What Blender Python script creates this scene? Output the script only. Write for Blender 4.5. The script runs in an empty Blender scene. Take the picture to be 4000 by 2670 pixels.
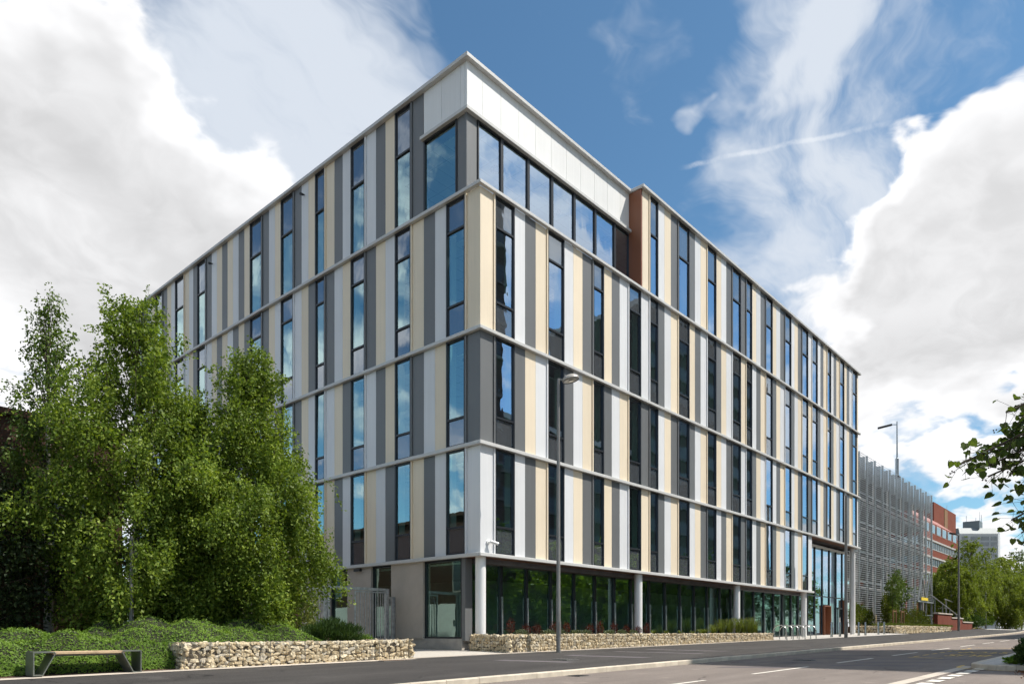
import bpy, bmesh, math, random
import numpy as np
from mathutils import Vector, Matrix

random.seed(7)
rng = np.random.default_rng(7)
R = math.radians
scene = bpy.context.scene
col = scene.collection

# ------------------------------------------------------------------ camera
EYE = 1.05
cam_d = bpy.data.cameras.new('camera')
cam = bpy.data.objects.new('camera', cam_d)
col.objects.link(cam)
cam.location = (-17.644, -17.319, EYE)
cam.rotation_euler = (R(90), 0, R(-48.066))
cam_d.sensor_width = 36
cam_d.lens = 25.227
cam_d.shift_y = 0.2825
cam_d.clip_start = 0.1
cam_d.clip_end = 4000
scene.camera = cam

# ------------------------------------------------------------------ light
SUN_DIR = Vector((0.53, -0.65, 1.22)).normalized()
SUN_EL = math.asin(SUN_DIR.z)
sun_d = bpy.data.lights.new('sun', 'SUN')
sun_d.energy = 4.8
sun_d.angle = R(0.53)
sun_d.color = (1.0, 0.94, 0.85)
sun = bpy.data.objects.new('sun', sun_d)
col.objects.link(sun)
sun.location = (30, -40, 60)
sun.rotation_euler = SUN_DIR.to_track_quat('Z', 'Y').to_euler()
scene.view_settings.view_transform = 'Standard'
scene.view_settings.look = 'None'
scene.view_settings.exposure = 0.34
scene.view_settings.gamma = 1.0
scene.view_settings.use_curve_mapping = False
scene.cycles.max_bounces = 6
scene.cycles.transparent_max_bounces = 16
scene.cycles.glossy_bounces = 4
scene.cycles.caustics_reflective = False
scene.cycles.caustics_refractive = False
scene.cycles.use_denoising = True
scene.cycles.use_adaptive_sampling = True
scene.cycles.adaptive_threshold = 0.03

# ------------------------------------------------------------------ node helper
class NT:
    def __init__(self, nt):
        self.nt = nt
        nt.nodes.clear()
    def n(self, typ, ins=None, **props):
        nd = self.nt.nodes.new(typ)
        for k, v in props.items():
            setattr(nd, k, v)
        if ins:
            for k, v in ins.items():
                s = nd.inputs[k]
                if isinstance(v, bpy.types.NodeSocket):
                    self.nt.links.new(v, s)
                elif isinstance(v, bpy.types.Node):
                    self.nt.links.new(v.outputs[0], s)
                else:
                    s.default_value = v
        return nd
    def math(self, op, a, b=0.0, c=None, clamp=False):
        ins = {0: a, 1: b}
        if c is not None:
            ins[2] = c
        return self.n('ShaderNodeMath', ins, operation=op, use_clamp=clamp).outputs[0]
    def vmath(self, op, a, b=None):
        ins = {0: a}
        if b is not None:
            ins[1] = b
        nd = self.n('ShaderNodeVectorMath', ins, operation=op)
        return nd.outputs['Value'] if op in ('DOT_PRODUCT', 'LENGTH') else nd.outputs[0]
    def ramp(self, fac, stops, interp='LINEAR'):
        nd = self.n('ShaderNodeValToRGB', {0: fac})
        cr = nd.color_ramp
        cr.interpolation = interp
        while len(cr.elements) < len(stops):
            cr.elements.new(0.5)
        for e, (p, c) in zip(cr.elements, stops):
            e.position = p
            e.color = (c, c, c, 1) if isinstance(c, (int, float)) else (*c, 1)
        return nd.outputs[0]
    def mix(self, fac, a, b, blend='MIX'):
        nd = self.n('ShaderNodeMix', None, data_type='RGBA', blend_type=blend)
        for k, v in ((0, fac), (6, a), (7, b)):
            s = nd.inputs[k]
            if isinstance(v, bpy.types.NodeSocket):
                self.nt.links.new(v, s)
            else:
                s.default_value = (*v, 1) if isinstance(v, tuple) and len(v) == 3 else v
        return nd.outputs[2]
    def maprange(self, v, a, b, c=0.0, d=1.0, smooth=True):
        nd = self.n('ShaderNodeMapRange', {0: v, 1: a, 2: b, 3: c, 4: d}, interpolation_type='SMOOTHSTEP' if smooth else 'LINEAR')
        return nd.outputs[0]
    def noise(self, vec, scale, detail=4.0, rough=0.5, dist=0.0, dims='3D'):
        nd = self.n('ShaderNodeTexNoise', {'Scale': scale, 'Detail': detail, 'Roughness': rough, 'Distortion': dist}, noise_dimensions=dims)
        if vec is not None:
            self.nt.links.new(vec, nd.inputs['Vector'])
        return nd.outputs['Fac']

# ------------------------------------------------------------------ sky
CA = R(41.934)
VF = (math.cos(CA), math.sin(CA))
VR = (math.sin(CA), -math.cos(CA))
def sky_dir(px, py):
    u = (px - 2000) / 2803.0
    w = -(py - 2465) / 2803.0
    return tuple(Vector((VF[0] + u * VR[0], VF[1] + u * VR[1], w)).normalized())

def build_sky():
    w = bpy.data.worlds.new('World')
    scene.world = w
    w.use_nodes = True
    w.cycles.sampling_method = 'MANUAL'
    w.cycles.sample_map_resolution = 256
    t = NT(w.node_tree)
    tc = t.n('ShaderNodeTexCoord')
    D = t.vmath('NORMALIZE', tc.outputs['Generated'])
    sky = t.n('ShaderNodeTexSky', None, sky_type='NISHITA', sun_disc=False, sun_elevation=SUN_EL,
              sun_rotation=math.atan2(SUN_DIR.x, SUN_DIR.y), altitude=50, air_density=1.0, dust_density=0.6, ozone_density=2.2)
    skyc = t.mix(1.0, sky.outputs[0], (0.74, 1.02, 1.06), 'MULTIPLY')
    # a gently domed coordinate: clouds shrink towards the horizon
    sep = t.n('ShaderNodeSeparateXYZ', {0: D})
    zc = t.math('MAXIMUM', sep.outputs[2], 0.0)
    den = t.math('ADD', zc, 0.42)
    P = t.n('ShaderNodeCombineXYZ', {0: t.math('DIVIDE', sep.outputs[0], den), 1: t.math('DIVIDE', sep.outputs[1], den), 2: t.math('MULTIPLY', zc, 0.9)}).outputs[0]
    warp = t.n('ShaderNodeTexNoise', {'Vector': P, 'Scale': 2.3, 'Detail': 4.0, 'Roughness': 0.6})
    Pw = t.vmath('ADD', P, t.n('ShaderNodeVectorMath', {0: t.vmath('SUBTRACT', warp.outputs['Color'], (0.5, 0.5, 0.5)), 'Scale': 0.32}, operation='SCALE').outputs[0])
    def lobes(lst):
        acc = None
        for (px, py, r, wgt) in lst:
            d = t.vmath('DOT_PRODUCT', Dw, sky_dir(px, py))
            m = t.maprange(d, math.cos(r * 1.25), math.cos(r * 0.15), 0, wgt)
            acc = m if acc is None else t.math('ADD', acc, m)
        return acc
    warp2 = t.n('ShaderNodeTexNoise', {'Vector': P, 'Scale': 6.5, 'Detail': 4.0, 'Roughness': 0.55})
    def scaled(c, k):
        return t.n('ShaderNodeVectorMath', {0: t.vmath('SUBTRACT', c, (0.5, 0.5, 0.5)), 'Scale': k}, operation='SCALE').outputs[0]
    Dw = t.vmath('NORMALIZE', t.vmath('ADD', t.vmath('ADD', D, scaled(warp.outputs['Color'], 0.30)), scaled(warp2.outputs['Color'], 0.20)))
    # heaped cloud: soft bodies with billowed rims
    n1 = t.noise(P, 2.3, 3, 0.5)
    n3 = t.noise(Pw, 7.0, 6, 0.58)
    nn = t.math('ADD', t.math('MULTIPLY', n1, 1.1), t.math('MULTIPLY', n3, 0.85))
    L_ = Vector((SUN_DIR.x, SUN_DIR.y, 0.9)).normalized()
    n2 = t.noise(t.vmath('ADD', P, tuple(L_ * 0.10)), 2.3, 3, 0.5)
    n4 = t.noise(t.vmath('ADD', Pw, tuple(L_ * 0.035)), 7.0, 3, 0.5)
    big = lobes([(40, 420, 0.13, .26), (250, 700, 0.15, .26), (520, 900, 0.17, .26), (950, 900, .10, .22), (150, 1250, .22, .20), (700, 1200, .2, .12),
                 (3860, 900, 0.12, .26), (3560, 1150, 0.14, .28), (3250, 1150, 0.10, .24), (2980, 1020, 0.06, .20), (3800, 1400, 0.16, .22), (3450, 1480, .10, .18),
                 (3680, 1900, 0.05, .30), (3960, 2130, 0.05, .28), (3930, 640, .07, .14),
                 (2450, 300, 0.32, -.42), (2250, 700, 0.18, -.30), (3000, 640, 0.18, -.24), (1750, 250, .16, -.24), (3150, 260, .18, -.18), (1100, 420, .18, -.14), (3500, 1720, .09, -.36), (3650, 2010, .05, -.18), (3480, 1640, .05, -.12)])
    dens = t.math('ADD', t.math('ADD', nn, big), -0.46)
    a1 = t.maprange(dens, 0.48, 0.68)
    thick = t.maprange(dens, 0.62, 1.15)
    shade = t.math('ADD', t.maprange(t.math('SUBTRACT', n1, n2), -0.16, 0.16, 0, 0.5), t.maprange(t.math('SUBTRACT', n3, n4), -0.16, 0.16, 0, 0.5))
    grey = t.math('MULTIPLY', t.math('MULTIPLY', thick, 0.24), t.maprange(t.noise(P, 1.7, 2, 0.5), 0.38, 0.62))
    br = t.math('SUBTRACT', t.math('ADD', 0.73, t.math('MULTIPLY', shade, 0.22)), grey)
    # thin high veil
    Pst = t.n('ShaderNodeMapping', {'Vector': Pw, 'Rotation': (0, 0, R(35)), 'Scale': (1.0, 2.6, 1.0)}).outputs[0]
    nv = t.noise(Pst, 2.2, 6, 0.62, 0.3)
    veil = lobes([(800, 300, 0.34, .34), (1400, 250, 0.16, .16), (1100, 700, .18, .18), (350, 150, .14, .14), (2400, 90, 0.06, .34), (2900, 60, 0.07, .38), (3200, 120, .06, .36), (2690, 315, .022, .3), (3100, 900, .14, .30), (3600, 500, .24, .24),
                  (2450, 450, 0.18, -.26), (2000, 350, .10, -.22), (3300, 1560, .14, .30)])
    a2 = t.math('MULTIPLY', t.maprange(t.math('ADD', t.math('MULTIPLY', nv, 1.9), t.math('SUBTRACT', veil, 0.56)), 0.38, 1.05), 0.93)
    # vapour trail
    A, B = Vector(sky_dir(2640, 655)), Vector(sky_dir(3660, 445))
    N = A.cross(B).normalized()
    T = (B - A).normalized()
    wob = t.math('MULTIPLY', t.math('SUBTRACT', t.noise(D, 26, 5, 0.6), 0.5), 0.010)
    dd = t.math('ABSOLUTE', t.math('ADD', t.vmath('DOT_PRODUCT', D, tuple(N)), wob))
    s = t.vmath('DOT_PRODUCT', D, tuple(T))
    s0, s1 = A.dot(T), B.dot(T)
    along = t.math('MULTIPLY', t.maprange(s, s0, s0 + 0.03), t.maprange(s, s1 - 0.12, s1, 1, 0))
    front = t.maprange(t.vmath('DOT_PRODUCT', D, tuple((A + B).normalized())), 0.7, 0.8)
    a3 = t.math('MULTIPLY', t.math('MULTIPLY', t.maprange(dd, 0.0006, 0.0036, 1, 0), t.math('MULTIPLY', along, front)), t.maprange(t.noise(D, 34, 6, 0.65), 0.3, 0.65, 0.05, 0.55))
    cl = t.n('ShaderNodeCombineColor', {0: br, 1: t.math('MULTIPLY', br, 1.0), 2: t.math('MULTIPLY', br, 1.012)}).outputs[0]
    K = 10.0
    cl = t.mix(1.0, cl, (K, K, K), 'MULTIPLY')
    c = t.mix(a2, skyc, (0.60 * K, 0.645 * K, 0.71 * K))
    c = t.mix(a3, c, (0.72 * K, 0.75 * K, 0.79 * K))
    c = t.mix(a1, c, cl)
    bg = t.n('ShaderNodeBackground', {0: c, 1: 0.1})
    t.n('ShaderNodeOutputWorld', {0: bg})
build_sky()

# ------------------------------------------------------------------ materials
def mat(name, fn):
    m = bpy.data.materials.new(name)
    m.use_nodes = True
    t = NT(m.node_tree)
    sh = fn(t)
    out = t.n('ShaderNodeOutputMaterial')
    m.node_tree.links.new(sh, out.inputs[0])
    return m

def pbsdf(t, color, rough=0.6, metal=0.0, spec=0.5, bump=None, bstr=0.2, bdist=0.02, **kw):
    nd = t.n('ShaderNodeBsdfPrincipled', {'Base Color': (*color, 1) if isinstance(color, tuple) else color, 'Roughness': rough, 'Metallic': metal, 'Specular IOR Level': spec})
    for k, v in kw.items():
        nd.inputs[k.replace('_', ' ')].default_value = v
    if bump is not None:
        b = t.n('ShaderNodeBump', {'Height': bump, 'Strength': bstr, 'Distance': bdist})
        t.nt.links.new(b.outputs[0], nd.inputs['Normal'])
    return nd.outputs[0]

def simple(name, color, rough=0.6, metal=0.0, spec=0.5, var=0.12, scale=3.0, bscale=None, bstr=0.15):
    def fn(t):
        p = t.n('ShaderNodeNewGeometry').outputs['Position']
        nz = t.noise(p, scale, 6, 0.6)
        c = t.mix(t.maprange(nz, 0.3, 0.7), tuple(x * (1 - var) for x in color), tuple(min(1, x * (1 + var)) for x in color))
        bm = t.noise(p, bscale, 5, 0.6) if bscale else None
        return pbsdf(t, c, rough, metal, spec, bm, bstr)
    return mat(name, fn)

def panel_mat(name, color, rough, spec, metal=0.0):
    """anodised / painted cladding sheet: each sheet a touch different, faint rain streaks down it"""
    def fn(t):
        g = t.n('ShaderNodeNewGeometry').outputs['Position']
        oi = t.n('ShaderNodeObjectInfo').outputs['Random']
        st = t.n('ShaderNodeMapping', {'Vector': g, 'Scale': (9, 9, 0.25)}).outputs[0]
        streak = t.noise(st, 1.0, 5, 0.65)
        blot = t.noise(g, 0.6, 3, 0.5)
        k = t.math('ADD', t.math('ADD', t.math('MULTIPLY', oi, 0.10), t.maprange(streak, 0.3, 0.75, 0.0, 0.06)), t.maprange(blot, 0.3, 0.7, 0.0, 0.04))
        c = t.mix(1.0, color, t.n('ShaderNodeCombineColor', {0: t.math('ADD', k, 0.90), 1: t.math('ADD', k, 0.90), 2: t.math('ADD', k, 0.90)}).outputs[0], 'MULTIPLY')
        r = t.math('ADD', t.math('MULTIPLY', streak, 0.12), rough)
        return pbsdf(t, c, r, metal, spec, t.noise(g, 0.9, 2, 0.5), 0.05, 0.05)
    return mat(name, fn)

def glass_mat(name, tint, refl, base=0.34, edge=0.9, wav=0.009):
    def fn(t):
        g = t.n('ShaderNodeNewGeometry').outputs['Position']
        oi = t.n('ShaderNodeObjectInfo').outputs['Random']
        v = t.vmath('ADD', g, t.n('ShaderNodeCombineXYZ', {0: t.math('MULTIPLY', oi, 37.0)}).outputs[0])
        st = t.n('ShaderNodeMapping', {'Vector': v, 'Scale': (1.0, 1.0, 0.55)}).outputs[0]
        b = t.n('ShaderNodeBump', {'Height': t.noise(st, 1.3, 2, 0.45), 'Strength': wav, 'Distance': 0.35})
        lw = t.n('ShaderNodeLayerWeight', {'Blend': 0.28})
        fac = t.maprange(lw.outputs['Facing'], 0.2, 1.0, base, edge)
        gl = t.n('ShaderNodeBsdfGlossy', {'Color': (*refl, 1), 'Roughness': 0.004, 'Normal': b.outputs[0]})
        tr = t.n('ShaderNodeBsdfTransparent', {'Color': (*tint, 1)})
        return t.n('ShaderNodeMixShader', {0: fac, 1: tr, 2: gl}).outputs[0]
    return mat(name, fn)

def spandrel_fn(t):
    g = t.n('ShaderNodeNewGeometry').outputs['Position']
    b = t.n('ShaderNodeBump', {'Height': t.noise(g, 1.1, 2, 0.45), 'Strength': 0.010, 'Distance': 0.35})
    lw = t.n('ShaderNodeLayerWeight', {'Blend': 0.28})
    fac = t.maprange(lw.outputs['Facing'], 0.2, 1.0, 0.36, 0.75)
    st = t.n('ShaderNodeMapping', {'Vector': g, 'Scale': (6, 6, 0.4)}).outputs[0]
    c = t.mix(t.noise(st, 1.0, 4, 0.6), (0.05, 0.06, 0.07), (0.11, 0.12, 0.13))
    d = t.n('ShaderNodeBsdfDiffuse', {'Color': c})
    gl = t.n('ShaderNodeBsdfGlossy', {'Color': (0.72, 0.80, 0.88, 1), 'Roughness': 0.02, 'Normal': b.outputs[0]})
    return t.n('ShaderNodeMixShader', {0: fac, 1: d, 2: gl}).outputs[0]

def leaf_mat(name, c1, c2, trans=0.35, rough=0.5):
    def fn(t):
        geo = t.n('ShaderNodeNewGeometry')
        rp = geo.outputs['Random Per Island']
        nz = t.noise(geo.outputs['Position'], 0.9, 3, 0.5)
        c = t.mix(rp, c1, c2)
        c = t.mix(t.math('MULTIPLY', t.maprange(nz, 0.35, 0.65), 0.55), c, tuple(x * 0.62 for x in c1))
        p = t.n('ShaderNodeBsdfPrincipled', {'Base Color': c, 'Roughness': rough, 'Specular IOR Level': 0.2})
        tl = t.n('ShaderNodeBsdfTranslucent', {'Color': t.mix(1.0, c, (1.25, 1.3, 0.5), 'MULTIPLY')})
        return t.n('ShaderNodeMixShader', {0: trans, 1: p.outputs[0], 2: tl.outputs[0]}).outputs[0]
    return mat(name, fn)

def birch_bark(t):
    g = t.n('ShaderNodeNewGeometry').outputs['Position']
    st = t.n('ShaderNodeMapping', {'Vector': g, 'Scale': (3, 3, 14)}).outputs[0]
    m = t.maprange(t.noise(st, 1.4, 5, 0.6), 0.52, 0.62)
    c = t.mix(m, (0.50, 0.47, 0.41), (0.06, 0.05, 0.04))
    return pbsdf(t, c, 0.8, bump=t.noise(st, 2, 4, 0.6), bstr=0.4)

def asphalt(name, c0, c1, patch):
    def fn(t):
        g = t.n('ShaderNodeNewGeometry').outputs['Position']
        st = t.n('ShaderNodeMapping', {'Vector': g, 'Scale': (0.25, 1.3, 1)}).outputs[0]
        big = t.noise(st, 1.0, 5, 0.6)
        fine = t.noise(g, 34, 4, 0.8)
        grit = t.n('ShaderNodeTexVoronoi', {'Vector': g, 'Scale': 55.0}).outputs['Distance']
        c = t.mix(t.maprange(big, 0.3, 0.72), c0, c1)
        c = t.mix(t.maprange(fine, 0.42, 0.72, 0, 0.6), c, patch)
        crack = t.n('ShaderNodeTexVoronoi', {'Vector': t.vmath('ADD', g, t.n('ShaderNodeTexNoise', {'Vector': g, 'Scale': 1.2, 'Detail': 4.0}).outputs['Color']), 'Scale': 0.33}, feature='DISTANCE_TO_EDGE').outputs['Distance']
        c = t.mix(t.math('MULTIPLY', t.maprange(crack, 0.0, 0.012, 1, 0), t.maprange(t.noise(g, 0.35, 2, 0.5), 0.5, 0.62)), c, tuple(x * 0.45 for x in c0))
        c = t.mix(t.math('MULTIPLY', t.maprange(t.noise(g, 0.28, 4, 0.6), 0.55, 0.68), 0.35), c, tuple(x * 0.6 for x in c0))
        c = t.mix(t.math('MULTIPLY', t.maprange(t.noise(g, 0.8, 6, 0.7), 0.58, 0.7), 0.4), c, tuple(x * 1.3 for x in patch))
        return pbsdf(t, c, 0.85, spec=0.25, bump=t.math('ADD', grit, fine), bstr=0.35, bdist=0.006)
    return mat(name, fn)

def brick_fn(c1, c2, mortar, scale=1.0):
    def fn(t):
        g = t.n('ShaderNodeNewGeometry')
        sp = t.n('ShaderNodeSeparateXYZ', {0: g.outputs['Position']})
        u = t.math('ADD', sp.outputs[0], sp.outputs[1])
        v = t.n('ShaderNodeCombineXYZ', {0: u, 1: sp.outputs[2]}).outputs[0]
        b = t.n('ShaderNodeTexBrick', {'Vector': v, 'Color1': (*c1, 1), 'Color2': (*c2, 1), 'Mortar': (*mortar, 1), 'Scale': scale, 'Mortar Size': 0.010, 'Brick Width': 0.225, 'Row Height': 0.075, 'Bias': -0.2})
        nz = t.noise(g.outputs['Position'], 0.5, 5, 0.6)
        c = t.mix(t.maprange(nz, 0.4, 0.75, 0, 0.4), b.outputs[0], tuple(x * 0.55 for x in c1))
        return pbsdf(t, c, 0.9, spec=0.2, bump=b.outputs['Fac'], bstr=-0.4, bdist=0.01)
    return fn

def ceiling_fn(t):
    g = t.n('ShaderNodeNewGeometry').outputs['Position']
    b = t.n('ShaderNodeTexBrick', {'Vector': g, 'Color1': (0.78, 0.78, 0.76, 1), 'Color2': (0.74, 0.74, 0.72, 1), 'Mortar': (0.35, 0.36, 0.36, 1), 'Scale': 1.0, 'Mortar Size': 0.012, 'Brick Width': 1.2, 'Row Height': 0.6}, offset=0.0)
    return pbsdf(t, b.outputs[0], 0.9)

def stone_fn(t):
    oi = t.n('ShaderNodeObjectInfo').outputs['Random']
    geo = t.n('ShaderNodeNewGeometry')
    k = t.math('FRACT', t.math('ADD', oi, geo.outputs['Random Per Island']))
    c = t.ramp(k, [(0.0, (0.54, 0.43, 0.27)), (0.35, (0.67, 0.555, 0.37)), (0.7, (0.75, 0.65, 0.47)), (1.0, (0.56, 0.505, 0.41))])
    nz = t.noise(geo.outputs['Position'], 16, 6, 0.65)
    c = t.mix(t.maprange(nz, 0.45, 0.75, 0, 0.45), c, (0.36, 0.27, 0.16))
    return pbsdf(t, c, 0.9, spec=0.2, bump=nz, bstr=0.5, bdist=0.02)

def slab_fn(t):
    g = t.n('ShaderNodeNewGeometry').outputs['Position']
    b = t.n('ShaderNodeTexBrick', {'Vector': g, 'Color1': (0.52, 0.49, 0.45, 1), 'Color2': (0.46, 0.44, 0.41, 1), 'Mortar': (0.27, 0.25, 0.23, 1), 'Scale': 1.0, 'Mortar Size': 0.006, 'Brick Width': 0.6, 'Row Height': 0.4})
    c = t.mix(t.maprange(t.noise(g, 1.5, 6, 0.65), 0.45, 0.75, 0, 0.35), b.outputs[0], (0.34, 0.31, 0.27))
    return pbsdf(t, c, 0.85, spec=0.25, bump=t.noise(g, 40, 3, 0.6), bstr=0.2, bdist=0.004)

M = {}
M['cream'] = panel_mat('cream panel', (0.785, 0.68, 0.525), 0.42, 0.35)
M['silver'] = panel_mat('silver panel', (0.70, 0.71, 0.725), 0.38, 0.45)
M['dark'] = panel_mat('charcoal panel', (0.150, 0.156, 0.160), 0.36, 0.5)
M['white'] = panel_mat('white panel', (0.74, 0.745, 0.74), 0.45, 0.4)
M['ledge'] = panel_mat('ledge aluminium', (0.56, 0.56, 0.55), 0.4, 0.5)
M['brown'] = panel_mat('copper brown panel', (0.22, 0.082, 0.04), 0.38, 0.5)
M['frame'] = simple('window frame', (0.018, 0.021, 0.026), 0.38, 0.0, 0.5, 0.1)
M['glassR'] = glass_mat('street glass', (0.56, 0.88, 0.78), (0.68, 0.82, 1.0), 0.60, 0.92)
M['glassL'] = glass_mat('side glass', (0.68, 0.97, 0.92), (0.72, 0.96, 0.97), 0.50, 0.88)
M['glassG'] = glass_mat('shopfront glass', (0.66, 0.97, 0.86), (0.62, 0.86, 0.78), 0.36, 0.82)
M['spandrel'] = mat('spandrel glass', spandrel_fn)
M['lining'] = simple('plaster white', (0.74, 0.75, 0.74), 0.9, var=0.03)
M['ceiling'] = mat('ceiling tile', ceiling_fn)
M['carpet'] = simple('office carpet', (0.16, 0.16, 0.17), 0.95)
M['innerwall'] = simple('inner wall', (0.50, 0.50, 0.48), 0.9)
M['render'] = simple('beige render', (0.45, 0.40, 0.345), 0.92, var=0.07, scale=1.3, bscale=60, bstr=0.12)
M['plinth'] = simple('plinth concrete', (0.40, 0.37, 0.33), 0.9, var=0.12, bscale=30)
M['column'] = simple('white column paint', (0.80, 0.80, 0.79), 0.4, var=0.03, scale=1.0)
M['soffit'] = simple('brown soffit', (0.20, 0.095, 0.055), 0.5)
M['steel'] = simple('galvanised steel', (0.42, 0.44, 0.45), 0.42, 0.75, 0.5, 0.22, 7.0)
M['stainless'] = simple('stainless steel', (0.55, 0.55, 0.54), 0.25, 0.95, 0.5, 0.08)
M['lamp_grey'] = simple('lamp column paint', (0.20, 0.195, 0.185), 0.45, 0.3, 0.5, 0.1)
M['lamp_head'] = simple('lantern housing', (0.42, 0.39, 0.35), 0.45, 0.2, 0.5, 0.08)
M['lens'] = simple('lantern lens', (0.30, 0.31, 0.30), 0.12, 0.0, 0.6, 0.1)
M['black'] = simple('black plastic', (0.015, 0.015, 0.016), 0.5)
M['whiteplastic'] = simple('white plastic', (0.78, 0.78, 0.77), 0.35, var=0.02)
M['stone'] = mat('limestone', stone_fn)
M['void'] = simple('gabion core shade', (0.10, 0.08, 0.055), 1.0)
M['wire'] = simple('gabion wire', (0.22, 0.21, 0.20), 0.5, 0.6)
M['road'] = asphalt('road asphalt', (0.150, 0.126, 0.112), (0.200, 0.170, 0.150), (0.27, 0.23, 0.20))
M['path'] = asphalt('footway asphalt', (0.036, 0.033, 0.032), (0.062, 0.057, 0.054), (0.105, 0.098, 0.092))
M['patch'] = asphalt('worn patch', (0.115, 0.10, 0.105), (0.150, 0.135, 0.14), (0.19, 0.175, 0.18))
M['kerb'] = simple('kerb concrete', (0.55, 0.485, 0.39), 0.9, var=0.16, scale=2.2, bscale=70)
M['edging'] = simple('edging concrete', (0.50, 0.44, 0.37), 0.9, var=0.14, scale=1.4, bscale=60)
M['slab'] = mat('paving slabs', slab_fn)
M['grit'] = simple('resin bound gravel', (0.48, 0.44, 0.385), 0.9, var=0.10, scale=25, bscale=80)
M['soil'] = simple('soil and bark', (0.085, 0.048, 0.030), 1.0, var=0.5, scale=18, bscale=24, bstr=0.6)
M['ground'] = simple('ground', (0.12, 0.11, 0.085), 1.0, var=0.3, scale=0.3)
M['drygrass'] = simple('dry grass bank', (0.33, 0.235, 0.085), 1.0, var=0.3, scale=4, bscale=30, bstr=0.5)
M['whiteline'] = simple('white road paint', (0.72, 0.68, 0.60), 0.8, var=0.2, scale=9)
M['yellowline'] = simple('yellow road paint', (0.62, 0.42, 0.10), 0.8, var=0.22, scale=9)
M['brick_red'] = mat('red brick', brick_fn((0.235, 0.052, 0.027), (0.185, 0.040, 0.022), (0.16, 0.085, 0.06)))
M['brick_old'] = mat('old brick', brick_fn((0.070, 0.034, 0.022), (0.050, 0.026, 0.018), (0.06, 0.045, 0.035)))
M['band_dark'] = simple('dark band', (0.028, 0.032, 0.036), 0.35)
M['band_mid'] = simple('mid band', (0.105, 0.10, 0.095), 0.8)
M['brick_far'] = mat('dull brick', brick_fn((0.075, 0.055, 0.045), (0.06, 0.045, 0.04), (0.06, 0.05, 0.045)))
M['concrete'] = simple('pale concrete', (0.42, 0.41, 0.39), 0.85, var=0.12, scale=0.8)
M['towerwhite'] = simple('tower panels', (0.60, 0.61, 0.62), 0.7, var=0.04)
M['roofgrey'] = simple('roof cladding', (0.17, 0.19, 0.20), 0.5, 0.2)
M['glassfar'] = simple('far window glass', (0.055, 0.075, 0.09), 0.06, 0.0, 1.0, 0.2)
M['glasssky'] = simple('bright far window', (0.35, 0.38, 0.40), 0.12, 0.6, 0.8, 0.1)
M['copperroof'] = simple('pink copper mansard', (0.33, 0.125, 0.095), 0.55, 0.0, 0.4)
M['deck'] = simple('car park concrete', (0.22, 0.22, 0.215), 0.85, var=0.15, scale=0.8)
M['wirelight'] = simple('screen wire', (0.46, 0.48, 0.49), 0.45, 0.35, 0.5, 0.1)
M['garage_dark'] = simple('car park inside', (0.085, 0.086, 0.09), 0.9)
M['teal'] = simple('teal board', (0.02, 0.22, 0.25), 0.5)
M['navy'] = simple('navy print', (0.02, 0.04, 0.12), 0.5)
M['yellow'] = simple('yellow sign', (0.85, 0.62, 0.03), 0.5)
M['redsign'] = simple('red sign', (0.55, 0.03, 0.03), 0.5)
M['timber'] = simple('bench timber', (0.47, 0.34, 0.21), 0.75, var=0.18, scale=6)
M['benchsteel'] = simple('bench steel', (0.155, 0.165, 0.145), 0.45, 0.35)
M['stake'] = simple('tree stake', (0.22, 0.12, 0.05), 0.8)
M['bark'] = mat('birch bark', birch_bark)
M['barkdark'] = simple('dark bark', (0.075, 0.055, 0.04), 0.9, var=0.3, scale=8, bscale=14, bstr=0.6)
M['leaf_birch'] = leaf_mat('birch leaf', (0.105, 0.178, 0.026), (0.300, 0.375, 0.060), 0.38)
M['leaf_birch2'] = leaf_mat('birch leaf dark', (0.070, 0.130, 0.026), (0.175, 0.240, 0.050), 0.34)
M['leaf_shade'] = leaf_mat('evergreen painted shade', (0.016, 0.030, 0.010), (0.036, 0.056, 0.016), 0.12)  # near-black leaf colour stands in for deep shade at the left edge
M['leaf_far'] = leaf_mat('far birch leaf', (0.150, 0.210, 0.032), (0.28, 0.32, 0.06), 0.42)
M['leaf_street'] = leaf_mat('street tree leaf', (0.12, 0.20, 0.03), (0.24, 0.32, 0.05), 0.5)
M['leaf_lime'] = leaf_mat('lime leaf', (0.050, 0.090, 0.020), (0.110, 0.150, 0.035), 0.45)
M['leaf_hedge'] = leaf_mat('hedge leaf', (0.120, 0.225, 0.032), (0.26, 0.38, 0.065), 0.35)
M['leaf_pine'] = leaf_mat('pine needle', (0.045, 0.085, 0.024), (0.085, 0.14, 0.036), 0.2)
M['leaf_red'] = leaf_mat('berberis leaf', (0.085, 0.020, 0.018), (0.17, 0.045, 0.032), 0.3)
M['leaf_grey'] = leaf_mat('lavender leaf', (0.13, 0.16, 0.10), (0.21, 0.24, 0.16), 0.25)
M['leaf_grass'] = leaf_mat('grass blade', (0.11, 0.15, 0.03), (0.20, 0.23, 0.06), 0.35)
M['leaf_pale'] = leaf_mat('variegated leaf', (0.17, 0.22, 0.07), (0.42, 0.44, 0.20), 0.35)
M['leaf_climb'] = leaf_mat('climber leaf', (0.075, 0.115, 0.022), (0.18, 0.20, 0.045), 0.35)
M['hedgecore'] = simple('hedge twig shade', (0.022, 0.026, 0.010), 1.0)

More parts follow.
